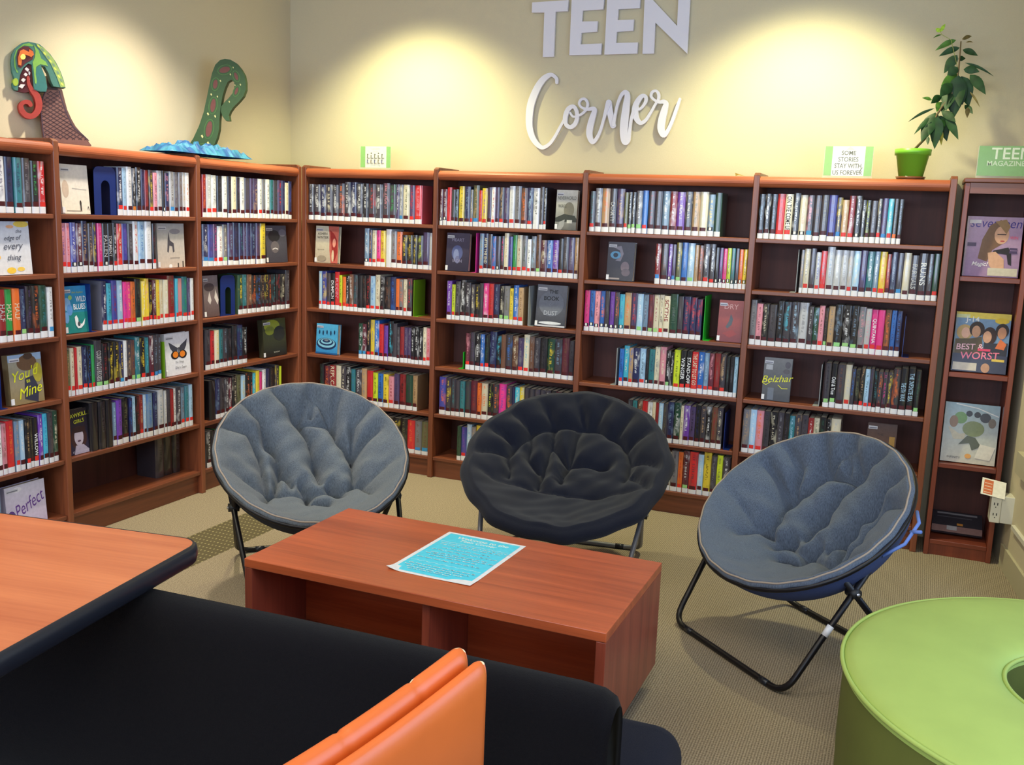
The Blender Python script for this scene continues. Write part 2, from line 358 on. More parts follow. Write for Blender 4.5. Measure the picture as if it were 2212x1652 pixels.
for bay, (run, k) in BAYS.items():
    s0, wi = bay_s(bay)
    mw = M_woodx
    root = thing('bookcase', CASE_LABEL[bay], 'bookcase', to_world(run, s0, 0, 0), 0 if run == 'R' else PI/2, 'cherry wood bookcases along the walls')
    def side(x):
        mb = MB(); pts = [(0, 0), (0, HB-.012), (.02, HB), (DEP, HB), (DEP, 0)]
        mb.add([(x, y, z) for y, z in pts]+[(x+T, y, z) for y, z in pts], [tuple(range(5)), tuple(range(5, 10))[::-1]]+[(i, i+5, (i+1) % 5+5, (i+1) % 5) for i in range(5)])
        mb.build('side_panel', M_woodz, root, bevel=.003)
    if run == 'R': side(-T)
    else: side(wi)
    if bay == 'R4': side(wi)
    if bay == 'L0': side(-T)
    for i, z in enumerate(SZ):
        mb = MB(); mb.box((0.0005, .008, z-.021), (wi-.0005, DEP-.012, z)); mb.build('shelf', mw, root, bevel=.003)
    mb = MB(); mb.box((0.0005, DEP-.012, .02), (wi-.0005, DEP-.004, HB-.03)); mb.build('back_panel', M_backshade, root)
    mb = MB(); mb.box((0.0005, .025, HB-.04), (wi-.0005, DEP-.013, HB-.018)); mb.build('top_panel', mw, root)
    mb = MB(); prof = [(.03, HB-.018)]+[(.024-.026*math.sin(a), HB-.045+.027*math.cos(a)) for a in [PI*j/10 for j in range(11)]]+[(.03, HB-.072)]
    n = len(prof)
    mb.add([(0.0005, y, z) for y, z in prof]+[(wi-.0005, y, z) for y, z in prof], [tuple(range(n))[::-1], tuple(range(n, 2*n))]+[(i, i+1, n+i+1, n+i) for i in range(n-1)]+[(n-1, 0, n, 2*n-1)])
    mb.build('top_rail', wood('lit_rail_'+bay, (140, 70, 44), (182, 100, 62), 'x', .33), root)  # lighter cherry than the case: light on the rail is put into its colour
    mb = MB(); mb.box((0.0005, .03, 0), (wi-.0005, .045, SZ[5]-.0215)); mb.build('toe_board', mw, root)
# ------------------------------------------------------------------ books
PAL = {'k': ((26, 24, 30), 'black'), 'c': ((62, 58, 68), 'charcoal'), 'n': ((36, 40, 84), 'navy'), 'b': ((40, 104, 190), 'blue'),
 'l': ((160, 196, 228), 'light blue'), 't': ((46, 116, 128), 'teal'), 'a': ((66, 176, 206), 'aqua'), 'g': ((44, 150, 74), 'green'),
 'y': ((226, 200, 56), 'yellow'), 'Y': ((196, 214, 44), 'lime'), 'o': ((222, 108, 44), 'orange'), 'r': ((200, 40, 46), 'red'),
 'R': ((138, 36, 40), 'dark red'), 'm': ((92, 36, 52), 'maroon'), 'p': ((222, 54, 140), 'pink'), 'P': ((214, 140, 156), 'dusty pink'),
 'v': ((112, 62, 172), 'purple'), 'V': ((74, 58, 100), 'plum'), 'w': ((226, 228, 234), 'white'), 'W': ((216, 208, 184), 'cream'),
 'e': ((122, 122, 130), 'grey'), 'E': ((184, 186, 192), 'pale grey'), 'B': ((104, 70, 54), 'brown'), 'T': ((186, 152, 112), 'tan'),
 'G': ((34, 72, 56), 'dark green'), 'O': ((98, 100, 70), 'olive'), 'i': ((66, 70, 156), 'indigo'), 'u': ((110, 138, 168), 'steel blue')}
STK = {'d': (74, 18, 26), 'r': (218, 50, 44), 'g': (150, 206, 128), 'b': (60, 140, 206), 'o': (224, 120, 50), 'p': None}
# rows: bay, shelf, px start, px end, spines (cover, lettering, sticker, width, height), setback
ROWS = [
('R1',0,665,909.5,'cwd75 cwd95 nwd75 cWd95 cwd75 cod86 cwd88 nwd88 cwd86 kw-76 crd96 cw-96 cPd98 cgd86 Vw-46 ewb46 WGd86 Vrr66 rPr96'),
('R1',1,785.3,931,'uwp76 nTr45 WBr65 pVr65 yRr75 w--86 eBd85 oBd85 kyd73 kyd83 ky-63 cYd83 Vcd95 E--35'),
('R1',2,688,888,'lyr47 iyr77 cBr66 kwr66 rWr77 Ykr45 o-r54 kwr55 Bwr66 ctr66 k--76 kB-56 krr66 lbr76 WBr77 kwd66 kB-96 nb-86 o-d55 eod55 WBr55 crd76'),
('R1',3,773,928.3,'Gwb65 mwb65 kTr68 yer68 bwd78 rRd76 vVd65 kad88 c--67 ced45 Rmd65 Ved55 Ved55 kwd55 kwd66 kwd65 Wcr56 Prr66'),
('R1',4,689.6,899.5,'kG-46 mod65 RWd66 W--56 cW-56 kw-56 tbb45 cw-65 Te-56 rrd65 Ykd54 bkd54 ykd54 PRr53 Vcd55 Rkd65 Gcd75 TBd45'),
('R1',5,700,925,'kc-75 cwd75 nwd75 Bwd65 kyd75 cwd65 kwd75 mwd75 cyd65 Pkd64 kyd74 kyd84 kOd84 ro-84 eBb74 OBb84'),
('R2',0,947,1178,'mwp44 mwp54 rR-65 cGd54 kld44 yOd86 nud86 eWr34 OTb87 ror44 yvr75 Vcd56 wrr56 Vcd56 cTr66 Ved66 wEr87 ecd88 Bod86 nlr76 wk-96 ce-57 kwr36'),
('R2',1,1032.8,1246.8,'uTr66 nwd66 cBd66 bor55 cVp65 cpd55 WTd67 ikr55 gGr66 WRr76 eGr76 wkr54 eld76 Bkg67 mWd84 bwd84 vWd84 kcr65 ced76 Ved86 TBd56'),
('R2',2,963.3,1128,'vwd66 Ykr44 ced66 kwd77 cwd66 cWr55 kyd65 c--46 pwd76 rRd66 nud76 kWg55 eOg75 yk-44 bwr66 TBr65'),
('R2',3,1003.3,1237,'mPr65 cVd66 kwd75 bwr55 kGr65 nud97 kad65 B--66 cbd86 BWd76 Ver75 War77 Bed66 ced76 kcd96 Gyd96 cud96 mBd97 ckd66'),
('R2',4,946,1222,'iod96 cyd66 ctd66 ccd55 tcd65 cGd75 mRd86 oRd55 Wod85 kYd65 cod75 pvd96 cod75 n--35 aWd55 yld55 ccd65 ccd65 cVd65 ccd65 cw-65 kc-65 mk-65 kc-75'),
('R2',5,985,1100,'Gk-44 ivr54 lw-56 eT-45 yT-86 kcd75 cwd75 uwd75 rwd65'),
('R3',0,1270.7,1554,'ctr65 ewd87 Tod97 cWd87 VTd97 Okr45 kwg45 kwg45 ewg76 b-r66 cRd86 ckd86 uwd86 Rwd86 vWd96 cWd86 TOd86 Wwd96 uyp75 G--76'),
('R3',1,1412,1613,'Rwb65 cBd95 vwp45 Vcb45 Oyg66 bnd76 lwg86 TB-45 Bo-55 cwr76 cwr66 kcp44 Vvp44 pRp44 Ykp44 tBp44 cVp44 oBp44 ykp44'),
('R3',2,1259.5,1512,'pRp66 bkp66 Pmp66 bop66 ckp56 vVp66 cop56 abp65 Tod86 Vrd76 lwg76 ucd66 mRg66 WRg66 Wkr56 Wmd76 GWd97 ccd66 nrd86 nrd76 nrd65'),
('R3',3,1334.5,1589,'bnr54 aWd76 Tbr55 nwd85 lkr85 kcp45 tnd75 Wed67 PWd87 kwg55 kw-44 Ykr86 kwr76 kwr76 rwr86 bwr76 ulr66 mPr66 RBd76 cTr76 kG-45 kc-55 lt-45'),
('R3',4,1351,1556,'cu-65 tc-55 BW-65 r--65 wkd65 WT-35 Rm-35 lw-55 cO-55 nud76 Gwd86 WO-35 vwd75 Vkd65 knd66 cTd66 kwd66 BRd66 cWd66'),
('R3',5,1431,1572,'Wed65 ecd76 orr46 mwg67 rcd87 lwd56 ykd78 ced56 YO-57 cwd76'),
('R4',0,1632,1944,'kud66 kwd66 kud66 rRr86 Wkr86 kwp77 WTp76 cPb76 cBd76 cOd76 iVd86 cyb55 TWr64 Rwr66 kwp66 kw-44 kYd44 ced64 kWr45 Vib55 aWr55 kOo45 kud45'),
('R4',1,1724,2034,'eT-35 Wer66 cVd66 Eir54 rer65 Eud88 Ewd76 Eed76 ETr56 lWd76 Vid76 twd76 uwr56 yor76 Rod45 nud66 cnb66 WEd76 cwd85 cwd96 cud56 Gcr66'),
('R4',2,1614,1941,'ecd67 Pmd65 kWd65 ckd85 kud77 cad77 cld87 Eed97 cEd55 Gld55 PBr56 kBg35 Ted66 kug87 kwg87 kug77 ePd67 EPr56 pyr66 ppr66 Bod66 bnd46 nbd56'),
('R4',3,1775,1982,'ckg76 kwg76 cBd96 WEr76 cb-44 kOd54 kTr55 lkr55 cVr45 ktd44 cod54 cpd54 cyd54 cod86 kud87 kwd87 kGg66'),
('R4',4,1599,1808,'eTd77 lwr67 Por77 ckd67 kWd77 ced67 kcd57 tld56 cTd67 ckd67 Rwd56 WGd56 kGd67 kwd46 WEd97'),
('L2',0,439,632.7,'Rod46 Ewr66 wer66 kc-66 wed66 kVd46 Wed66 kVd46 wed66 cVd66 Vkd46 VTd66 wGr56 eud46 wkd66 tkd46 ckd66 Vrd56 nVd46 WTd55 nid46'),
('L2',1,440,576,'nwb66 iVb66 Vpr46 wRr65 eWg56 Vud67 nkd77 ntd57 Vud37 nVd57 nud67 VBd57 yOd77'),
('L2',2,516,627.7,'Gyd56 tud56 BTd56 kod55 kbd55 kTd45 kyd45 kod45 ktd55 kRd55 kWd65 ced57'),
('L2',3,446,537,'ckd66 rkd45 Wyd55 tkd45 cud55 kcd55 kcd66 ntd66 kwd64'),
('L2',4,455,609,'k--86 nud66 ckd66 cwd55 mwr45 kWd66 Ok-66 lyd65 kod56 ko-46 aW-45 y--56 pRd45 wed56 nc-56 kBd46 kkd46 cy-67 Y--26'),
('L2',5,449,470,'kwd94 kkd94 g--14'),
('L1',0,257,412.4,'nwr66 lur46 wed67 kwo46 kwd67 nVd46 Rmd46 cyr56 PVd55 Eud66 kcp36 nPd55 Ekb66 eVd56 eBd56 ETd46 wor56'),
('L1',1,134.8,339,'Pir56 Prr46 iwp66 mwp66 nTd67 cTd56 nyd46 pPr56 kcp66 kwd56 kwr46 rWr66 ivd76 ced66 wrd67 lbd87 wEd87 kmr46'),
('L1',2,224.7,421.4,'nwr57 akr56 iRr67 lwr67 pvr46 pyr46 oGr56 kGg77 ywr46 yPr57 kyr35 mwr46 yor46 WTr46 Wwr66 ROr98 aur36 PTr66 tgr77 Vur36 wEr46'),
('L1',3,147.8,352,'OTr45 WRr46 r--26 Wer66 nur56 kbr46 gtr36 cwg98 kRg76 kyd66 kyd66 nyb56 wEd46 cTd56 Bng56 twg67 kyr66 tad56 mwr57 cub57 cub57'),
('L1',4,200,419.4,'kk-97 kc-87 kk-77 uld45 vVd66 kOd86 nbd36 ltd46 kRd46 RTr46 lwd36 ubd86 nud56 Eud87 Ewd36 ckd46 Rrd46 wkd36 cwd66 uBr56 tur56 lur56'),
('L1',5,340,393,'ck-98 kk-98 kc-88',.10),
('L0',0,-18,104,'tcd67 wVd98 nkd97 tnd87 ced97 kgd86 rwr86'),
('L0',2,-12,119,'ivr66 Rwd86 gwd86 owd86 nug66 kVd77 kod87 Gtd97 wkb66'),
('L0',4,-12,131,'twd66 wkd56 PBd56 ror97 uTr56 lwd76 kTr56 kOd46 kwr66 vwd57 abd67 ckd67 GWd77'),
('L0',5,-14,9,'ivr66 uid66'),
]
def s_at(run, px, o, z):  # s on the line (o,z) that projects to px
    lo, hi = (-.2, 4.2) if run == 'R' else (-3.4, .2)
    for _ in range(40):
        mid = (lo+hi)/2
        if proj(to_world(run, mid, o, z))[0] < px: lo = mid
        else: hi = mid
    return (lo+hi)/2
CH_EL = [(668, 978, 203, 150), (1228, 996, 222, 152), (1735, 1095, 215, 150)]
books = []
for row in ROWS:
    bay, sh, p0, p1, toks = row[:5]; sb = row[5] if len(row) > 5 else .018
    run = BAYS[bay][0]; toks = toks.split(); z = SZ[sh]
    a = s_at(run, p0, sb, z); b = s_at(run, p1, sb, z)
    s0, wi = bay_s(bay); a = max(a, s0+.003); b = min(b, s0+wi-.003)
    ws = [max(1, int(t[3]))+1.0 for t in toks]; k = (b-a)/sum(ws); s = a
    for i, t in enumerate(toks):
        w = ws[i]*k; h = .168+.0092*int(t[4])+random.uniform(-.002, .002)
        h = min(h, .262)
        h = min(h, (SZ[sh-1] if sh else 1.76)-SZ[sh]-.0255)
        d = {'bay': bay, 'sh': sh, 'run': run, 's': s+w/2, 'w': w-.0006, 'h': h, 'z': z+.0004, 'o': sb+random.uniform(0, .006), 'tok': t, 'i': i, 'n': len(toks), 'd': random.uniform(.135, .155)}
        s += w
        P = to_world(run, d['s'], d['o'], d['z']); q = to_world(run, d['s']+w, d['o'], d['z']); r = P+Vector((0, 0, h))
        pa, pb, pc = proj(P), proj(q), proj(r); ar = abs(pb[0]-pa[0])*abs(pa[1]-pc[1])
        m_ = ((pa[0]+pc[0])/2, (pa[1]+pc[1])/2)
        for cx, cy, rx, ry in CH_EL:
            if ((m_[0]-cx)/rx)**2+((m_[1]-cy)/ry)**2 < 1: ar *= .05
        if bay == 'L0' and sh == 5: ar = 0
        if pa[0] < 4: ar *= .05
        d['ar'] = ar; d['row'] = (bay, sh); books.append(d)
def spine_arc(w, bul, seg=8):
    pts = []
    for j in range(seg+1):
        x = -w/2+w*j/seg; pts.append((x, bul*abs(2*x/w)**4))
    return pts
TITLE = {('R1',2,3):('DUMPLIN','w',.3,.8),('R1',2,4):("PUDDIN'",'P',.3,.85),('R1',4,2):('REPLICA','W',.35,.97),('R4',0,4):('ON THE COME UP','k',.2,.95),('R4',1,18):('PARTIALS','E',.25,.8),
 ('R4',1,19):('RUINS','w',.3,.82),('R3',3,12):('WINGER','w',.22,.92),('R3',3,13):('STAND-OFF','w',.22,.85),('R3',3,14):('THE LAST TO LET GO','W',.2,.95),('R3',0,3):('CALAMITY','E',.25,.7),
 ('L0',4,8):('WILLOW','w',.22,.68),('L0',2,1):('HALF','E',.4,.72),('L0',2,2):('HALF','W',.4,.72),('L0',2,3):('HALF','W',.4,.72),('R2',1,1):('AFTER THE END','W',.25,.9),('R3',2,15):('SCYTHE','R',.35,.95),
 ('R3',2,16):('THUNDERHEAD','G',.3,.95),('R4',3,1):('Odd & True','w',.3,.7),('R4',3,14):('THE 5TH WAVE','l',.3,.7),('R4',3,15):('THE INFINITE SEA','l',.3,.9),('L1',1,8):('FALLEN','E',.3,.75),
 ('L1',1,9):('TORMENT','E',.3,.75),('R4',2,18):('QUINTANA','w',.25,.8),('L1',3,7):('COURTING DARKNESS','E',.2,.8)}
def book_geo(d, mc, mp, ml, ms, mis=(0, 0, 0, 0), mt_=None):
    t = d['tok']; w, h, dp = d['w'], d['h'], d['d']
    col = lin(PAL[t[0]][0]); tit = lin(PAL[t[1]][0]) if t[1] != '-' else tuple(x*.8 for x in col)
    key = (d['bay'], d['sh'], d['i'])
    if key in TITLE: tit = col
    j = random.uniform(.85, 1.12); col = tuple(min(1, x*j) for x in col)
    arc = spine_arc(w, w*.16+.0005); c = min(.0022, w*.15); seed = (random.random(), h)
    out = [(-w/2, dp)]+arc+[(w/2, dp)]
    inn = [(w/2-c, dp), (w/2-c, arc[-1][1]+c), (-w/2+c, arc[0][1]+c), (-w/2+c, dp)]
    pts = out+inn; n = len(pts); na = len(arc)
    vs = [(x, y, 0) for x, y in pts]+[(x, y, h) for x, y in pts]
    uv = []
    for zz in (0, h):
        for k2, (x, y) in enumerate(pts): uv.append(((x+w/2)/w if 1 <= k2 <= na else (-2 if k2 == 0 else 3), zz))
    side = [(i, (i+1) % n, n+(i+1) % n, n+i) for i in range(n)]
    mc.add(vs, [f for k2, f in enumerate(side) if not 1 <= k2 < na], col=col, tit=tit, mi=mis[0], uv=[(9, 0)]*len(vs), seed=seed)
    mc.add(vs, [f for k2, f in enumerate(side) if 1 <= k2 < na], col=col, tit=tit, mi=mis[0], uv=uv, seed=seed, smooth=True)
    m = na
    # top/bottom rims as quads/strips between outer and inner line
    rim = [(0, 1, n-2, n-1), (m, m+1, m+2, m+3)]
    fr = list(range(1, m+1))+[m+3, m+4] if False else list(range(1, m+1))+[m+3, n-2]
    for base in (0, n):
        for f in rim+[tuple(fr)]:
            f2 = tuple(base+i for i in f); mc.add(vs, [f2 if base else f2[::-1]], col=col, tit=tit, mi=mis[0], uv=[(9, 0)]*len(vs), seed=seed)
    mp.box((-w/2+c+.0002, arc[0][1]+c+.0004, .002), (w/2-c-.0002, dp-.003, h-.003), mi=mis[1], col=(.6, .55, .45))
    off = .0008
    def patch(mm, u0, u1, z0, z1, mi, cc, k3=8):
        P = []
        for q in range(k3+1):
            x = (u0+(u1-u0)*q/k3-.5)*w; y = (w*.16+.0005)*abs(2*x/w)**4-off; P.append((x, y))
        vs2 = [(x, y, z0) for x, y in P]+[(x, y, z1) for x, y in P]+[(x, y+off*.7, z0) for x, y in P]+[(x, y+off*.7, z1) for x, y in P]
        n2 = k3+1
        fs = [(i, i+1, n2+i+1, n2+i) for i in range(k3)]+[(2*n2+i, 3*n2+i, 3*n2+i+1, 2*n2+i+1) for i in range(k3)]
        mm.add(vs2, fs, mi=mi, col=cc, smooth=True)
    lz = random.uniform(.024, .030)
    nolab = t in ('w--86', 'kk-97', 'kc-87', 'kk-77', 'kk-98', 'ck-98', 'kc-88', 'g--14', 'k--86', 'Y--26')
    if not nolab: patch(ml, .03, .97, .001, lz, mis[2], lin((226, 227, 232)))
    st = t[2]
    if st != '-' and not nolab:
        if st == 'p':
            patch(ms, .12, .88, lz+.002, lz+.02, mis[3], lin((24, 24, 28))); off = .0012
            patch(ms, .32, .68, lz+.004, lz+.018, mis[3], lin((230, 230, 226)))
        else:
            patch(ms, .14, .86, lz+.001, lz+random.uniform(.018, .022), mis[3], tuple(x*random.uniform(.9, 1.1) for x in lin(STK[st])))
    if key in TITLE and mt_ is not None:
        tx, tc_, za, zb = TITLE[key]; vs, fs = text_geo(tx, 0, .01); sz = w*.62; wid = max(q[0] for q in vs)-min(q[0] for q in vs)
        sx = min(sz*1.15, (zb-za)*h/wid); zc = (za+zb)/2*h
        mt_.add([(q[1]*sz, -.0007+(w*.16+.0005)*abs(2*q[1]*sz/w)**4, zc-q[0]*sx) for q in vs], fs, col=lin(PAL[tc_][0]), mi=mis[3])
    return not nolab, st != '-' and not nolab
FACE = []   # face-out books are added to the individual count below
N_FACE = 20
books.sort(key=lambda d: -d['ar'])
single = books[:300-N_FACE]; rest = books[300-N_FACE:]
rowmap = {}
for d in books: rowmap.setdefault(d['row'], []).append(d)
for v in rowmap.values(): v.sort(key=lambda d: d['i'])
def cname(d): return PAL[d['tok'][0]][1]
NTH = ['first', 'second', 'third', 'fourth', 'fifth', 'sixth', 'seventh', 'eighth', 'ninth', 'tenth', 'eleventh', 'twelfth', 'thirteenth', 'fourteenth',
       'fifteenth', 'sixteenth', 'seventeenth', 'eighteenth', 'nineteenth', 'twentieth', 'twentyfirst', 'twentysecond', 'twentythird', 'twentyfourth']
TI = {'w': 'white', 'W': 'cream', 'y': 'yellow', 'Y': 'lime', 'r': 'red', 'R': 'dark red', 'o': 'orange', 'b': 'blue', 'l': 'light blue', 'g': 'green', 'p': 'pink', 'P': 'pink', 'a': 'aqua', 't': 'teal', 'T': 'tan', 'v': 'purple'}
def base_label(d, lev):
    L = rowmap[d['row']]; i = d['i']; where = '%s shelf, %s' % (ORD[d['sh']], BN[d['bay']])
    size = 'thick ' if d['w'] > .045 else ('thin ' if d['w'] < .026 else '')
    nb = [cname(L[j]) for j in (i-1, i+1) if 0 <= j < len(L)]
    if i == 0: pos = 'at left end beside %s book' % nb[0]
    elif i == len(L)-1: pos = 'at right end beside %s book' % nb[0]
    elif nb[0] == nb[1]: pos = 'between two %s books' % nb[0]
    else: pos = 'between %s and %s books' % tuple(nb)
    if lev == 0: return '%s%s book %s, %s' % (size, cname(d), pos, where)
    return '%s%s book, %s from left, %s' % (size, cname(d), NTH[i], where)
cnt = {}
for d in books: cnt[base_label(d, 0)] = cnt.get(base_label(d, 0), 0)+1
M_stk = M_print
for d in single:
    lb = base_label(d, 0)
    if cnt[lb] > 1 or len(lb.replace(',', '').split()) > 16: lb = base_label(d, 1)
    root = thing('book', lb, 'book', to_world(d['run'], d['s'], d['o'], d['z']), 0 if d['run'] == 'R' else PI/2, 'books on the %s shelf of the %s' % (ORD[d['sh']], BN[d['bay']]))
    mc, mp, ml, ms = MB(), MB(), MB(), MB()
    mt_ = MB(); a, b = book_geo(d, mc, mp, ml, ms, mt_=mt_)
    mc.build('cover', M_book, root); mp.build('page_block', M_page, root)
    if a: ml.build('spine_label', M_lab, root)
    if b: ms.build('sticker', M_stk, root)
    if mt_.v: mt_.build('spine_title', M_stk, root)
mm = MB()
for d in rest:
    mm.X = Matrix.Translation(to_world(d['run'], d['s'], d['o'], d['z'])) @ (Matrix.Identity(4) if d['run'] == 'R' else Matrix.Rotation(PI/2, 4, 'Z'))
    book_geo(d, mm, mm, mm, mm, (0, 1, 2, 3), mm)
o = mm.build('books', [M_book, M_page, M_lab, M_stk]); o['kind'] = 'stuff'; tag(o, 'the remaining smaller shelved books filling out the bookcase rows', 'books')
#@@PART2
# ------------------------------------------------------------------ printed art on flat faces
def put_print(mb, w, h, elems, y0=0.0, dy=.00025, cx=0.0):
    """u,v in 0..1 on a w x h face whose lower left corner is (-w/2+cx, y0, 0), facing -y"""
    k = 0
    for e in elems:
        y = y0-.0003-k*dy; k += 1; t = e[0]
        P = lambda u, v: (cx-w/2+min(1, max(0, u))*w, y, min(1, max(0, v))*h)
        if t == 'r':
            c = lin(e[5]); mb.add([P(e[1], e[2]), P(e[3], e[2]), P(e[3], e[4]), P(e[1], e[4])], [(0, 1, 2, 3)], col=c)
        elif t == 'g':
            a, b = lin(e[5]), lin(e[6]); mb.add([P(e[1], e[2]), P(e[3], e[2]), P(e[3], e[4]), P(e[1], e[4])], [(0, 1, 2, 3)], col=[a, a, b, b])
        elif t == 'e':
            n = 20; mb.add([P(e[1]+e[3]*math.cos(2*PI*i/n), e[2]+e[4]*math.sin(2*PI*i/n)) for i in range(n)], [tuple(range(n))], col=lin(e[5]))
        elif t == 'p': mb.add([P(*q) for q in e[1]], [tuple(range(len(e[1])))], col=lin(e[2]))
        elif t == 'l':
            pts = e[1]; wd = e[2]*w
            for (u1, v1), (u2, v2) in zip(pts, pts[1:]):
                a = Vector((u1*w, v1*h)); b = Vector((u2*w, v2*h)); d = (b-a)
                if d.length < 1e-6: continue
                q = Vector((-d.y, d.x)).normalized()*wd/2; d2 = d.normalized()*wd*.3
                qs = [a-q-d2, b-q+d2, b+q+d2, a+q-d2]
                mb.add([(cx-w/2+s_.x, y, s_.y) for s_ in qs], [(0, 1, 2, 3)], col=lin(e[3]))
        elif t == 't':
            txt, u, v, hh, c = e[1:6]; mw = e[6] if len(e) > 6 else None; ang = e[7] if len(e) > 7 else 0; sh = e[8] if len(e) > 8 else 0
            vs, fs = text_geo(txt, sh, .012 if len(e) > 9 else 0)
            if not vs: continue
            s = hh*h; wid = (max(q[0] for q in vs)-min(q[0] for q in vs))*s; sx = s
            if mw and wid > mw*(w if not ang else h): sx = s*mw*(w if not ang else h)/wid
            ca, sa = math.cos(math.radians(ang)), math.sin(math.radians(ang))
            out = []
            for q in vs:
                a, b = q[0]*sx, q[1]*s; out.append((cx-w/2+u*w+a*ca-b*sa, y, v*h+a*sa+b*ca))
            mb.add(out, fs, col=lin(c))
    return mb
def z_at(run, s, o, py, zlo=0.0):
    lo, hi = zlo, zlo+.6
    for _ in range(30):
        m = (lo+hi)/2
        if proj(to_world(run, s, o, m))[1] > py: lo = m
        else: hi = m
    return (lo+hi)/2
BARC = [('r', .03, .86, .33, .93, (205, 205, 212)), ('r', .05, .875, .31, .90, (120, 120, 135))]
def face_book(bay, sh, p0, p1, ptop, cov, elems, label, th=.028, spine='L', o=.035, lean=4, lab=True, barc=True):
    run = BAYS[bay][0]; z = SZ[sh]; a, b = s_at(run, p0, o, z), s_at(run, p1, o, z); s0, wi = bay_s(bay)
    a = max(a, s0+.009); b = min(b, s0+wi-.006)
    w = b-a; h = min(z_at(run, (a+b)/2, o, ptop, z)-z, ((SZ[sh-1] if sh else 1.76)-z-.034-th*.1))
    r = thing('book', label, 'book', to_world(run, (a+b)/2, o, z+.001+math.sin(math.radians(lean))*.0), 0 if run == 'R' else PI/2, 'books displayed face out on the shelves')
    r.rotation_euler = (-math.radians(lean), 0, 0 if run == 'R' else PI/2); r.location.z = z+.0005+th*math.sin(math.radians(lean))*1.0
    c = lin(cov); mb = MB(); mb.box((-w/2, 0, 0), (w/2, .002, h), col=c, tit=c, uv=[(9, 0)]*8); mb.box((-w/2, th-.002, 0), (w/2, th, h), col=c, tit=c, uv=[(9, 0)]*8)
    if spine == 'L': mb.box((-w/2, .002, 0), (-w/2+.002, th-.002, h), col=c, tit=c, uv=[(9, 0)]*8)
    else: mb.box((w/2-.002, .002, 0), (w/2, th-.002, h), col=c, tit=c, uv=[(9, 0)]*8)
    mb.build('cover', M_book, r)
    mb = MB(); mb.box((-w/2+.003, .0022, .003), (w/2-.003, th-.0022, h-.003)); mb.build('page_block', M_page, r)
    put_print(MB(), w, h, []); mb = put_print(MB(), w, h, list(elems)+(BARC if barc else [])); mb.build('cover_print', M_print, r)
    if lab:
        mb = MB(); mb.box((-w/2-.0004, -.0004-.0003*len(elems), .004), (-w/2+.014, .002, .03)); mb.build('spine_label', M_lab, r)
    return r
def wavy(u0, u1, v, amp=.006, n=14): return [(u0+(u1-u0)*i/n, v+amp*math.sin(i*1.9+v*40)) for i in range(n+1)]
face_book('R1', 1, 680, 729, 487, (206, 200, 178), [('g', 0, 0, 1, 1, (176, 160, 140), (212, 208, 186)), ('p', [(.55, 1), (1, 1), (1, .0), (.7, 0), (.62, .35), (.6, .75)], (188, 96, 84)),
  ('p', [(.62, .9), (.8, .8), (.95, .62), (.98, .3), (.86, .05), (.74, .2), (.7, .5)], (150, 44, 42)), ('e', .82, .55, .07, .12, (222, 150, 130)), ('e', .78, .2, .05, .16, (214, 190, 160)),
  ('t', 'ASHEN', .3, .79, .07, (70, 66, 56), .44), ('t', 'WINTER', .32, .69, .07, (70, 66, 56), .5), ('t', 'MIKE MULLIN', .25, .36, .025, (90, 80, 70), .34), ('e', .3, .12, .2, .08, (150, 138, 120))],
  'cream book facing out with red clasped hands, second shelf, back corner bookcase')
face_book('R1', 3, 682, 728, 701, (60, 150, 200), [('g', 0, 0, 1, 1, (48, 130, 190), (90, 184, 222)), ('e', .48, .34, .46, .2, (24, 48, 88)), ('e', .48, .37, .4, .16, (130, 190, 214)), ('e', .48, .4, .33, .12, (24, 48, 88)),
  ('e', .48, .42, .26, .09, (130, 190, 214)), ('e', .48, .44, .18, .06, (24, 48, 88)), ('e', .48, .455, .1, .03, (120, 130, 140)), ('e', .15, .72, .03, .07, (26, 44, 80)), ('e', .32, .70, .03, .08, (26, 44, 80)),
  ('e', .5, .73, .03, .07, (26, 44, 80)), ('e', .68, .71, .03, .08, (26, 44, 80)), ('e', .85, .74, .03, .07, (26, 44, 80)), ('r', 0, 0, 1, .05, (30, 84, 140))],
  'small blue paperback facing out with dark ripple rings, fourth shelf', th=.035, lab=False)
face_book('R2', 0, 1198, 1243.6, 411, (180, 180, 172), [('g', 0, 0, 1, 1, (90, 92, 90), (210, 208, 200)), ('e', .62, .5, .24, .2, (120, 116, 104)), ('p', [(0, .3), (.4, .4), (.9, .36), (1, .28), (1, .2), (0, .2)], (52, 56, 52)),
  ('p', [(.1, 0), (.2, .2), (.45, .26), (.42, .1), (.3, 0)], (150, 152, 152)), ('r', .55, .17, .8, .25, (196, 196, 190)), ('t', 'NEVERWORLD', .5, .8, .09, (88, 86, 78), .85), ('t', 'WAKE', .3, .6, .09, (88, 86, 78), .4)],
  'pale grey book facing out with a misty island picture, top shelf')
face_book('R2', 1, 962, 1011, 504, (56, 50, 72), [('g', 0, 0, 1, 1, (40, 36, 58), (70, 62, 84)), ('e', .48, .48, .24, .2, (84, 92, 140)), ('e', .44, .42, .12, .16, (128, 138, 180)), ('e', .5, .3, .1, .1, (110, 112, 150)),
  ('t', 'HEART', .5, .82, .08, (150, 146, 176), .6), ('t', 'IRON', .5, .27, .08, (150, 146, 176), .5)], 'dark purple book facing out with a glowing blue figure, second shelf')
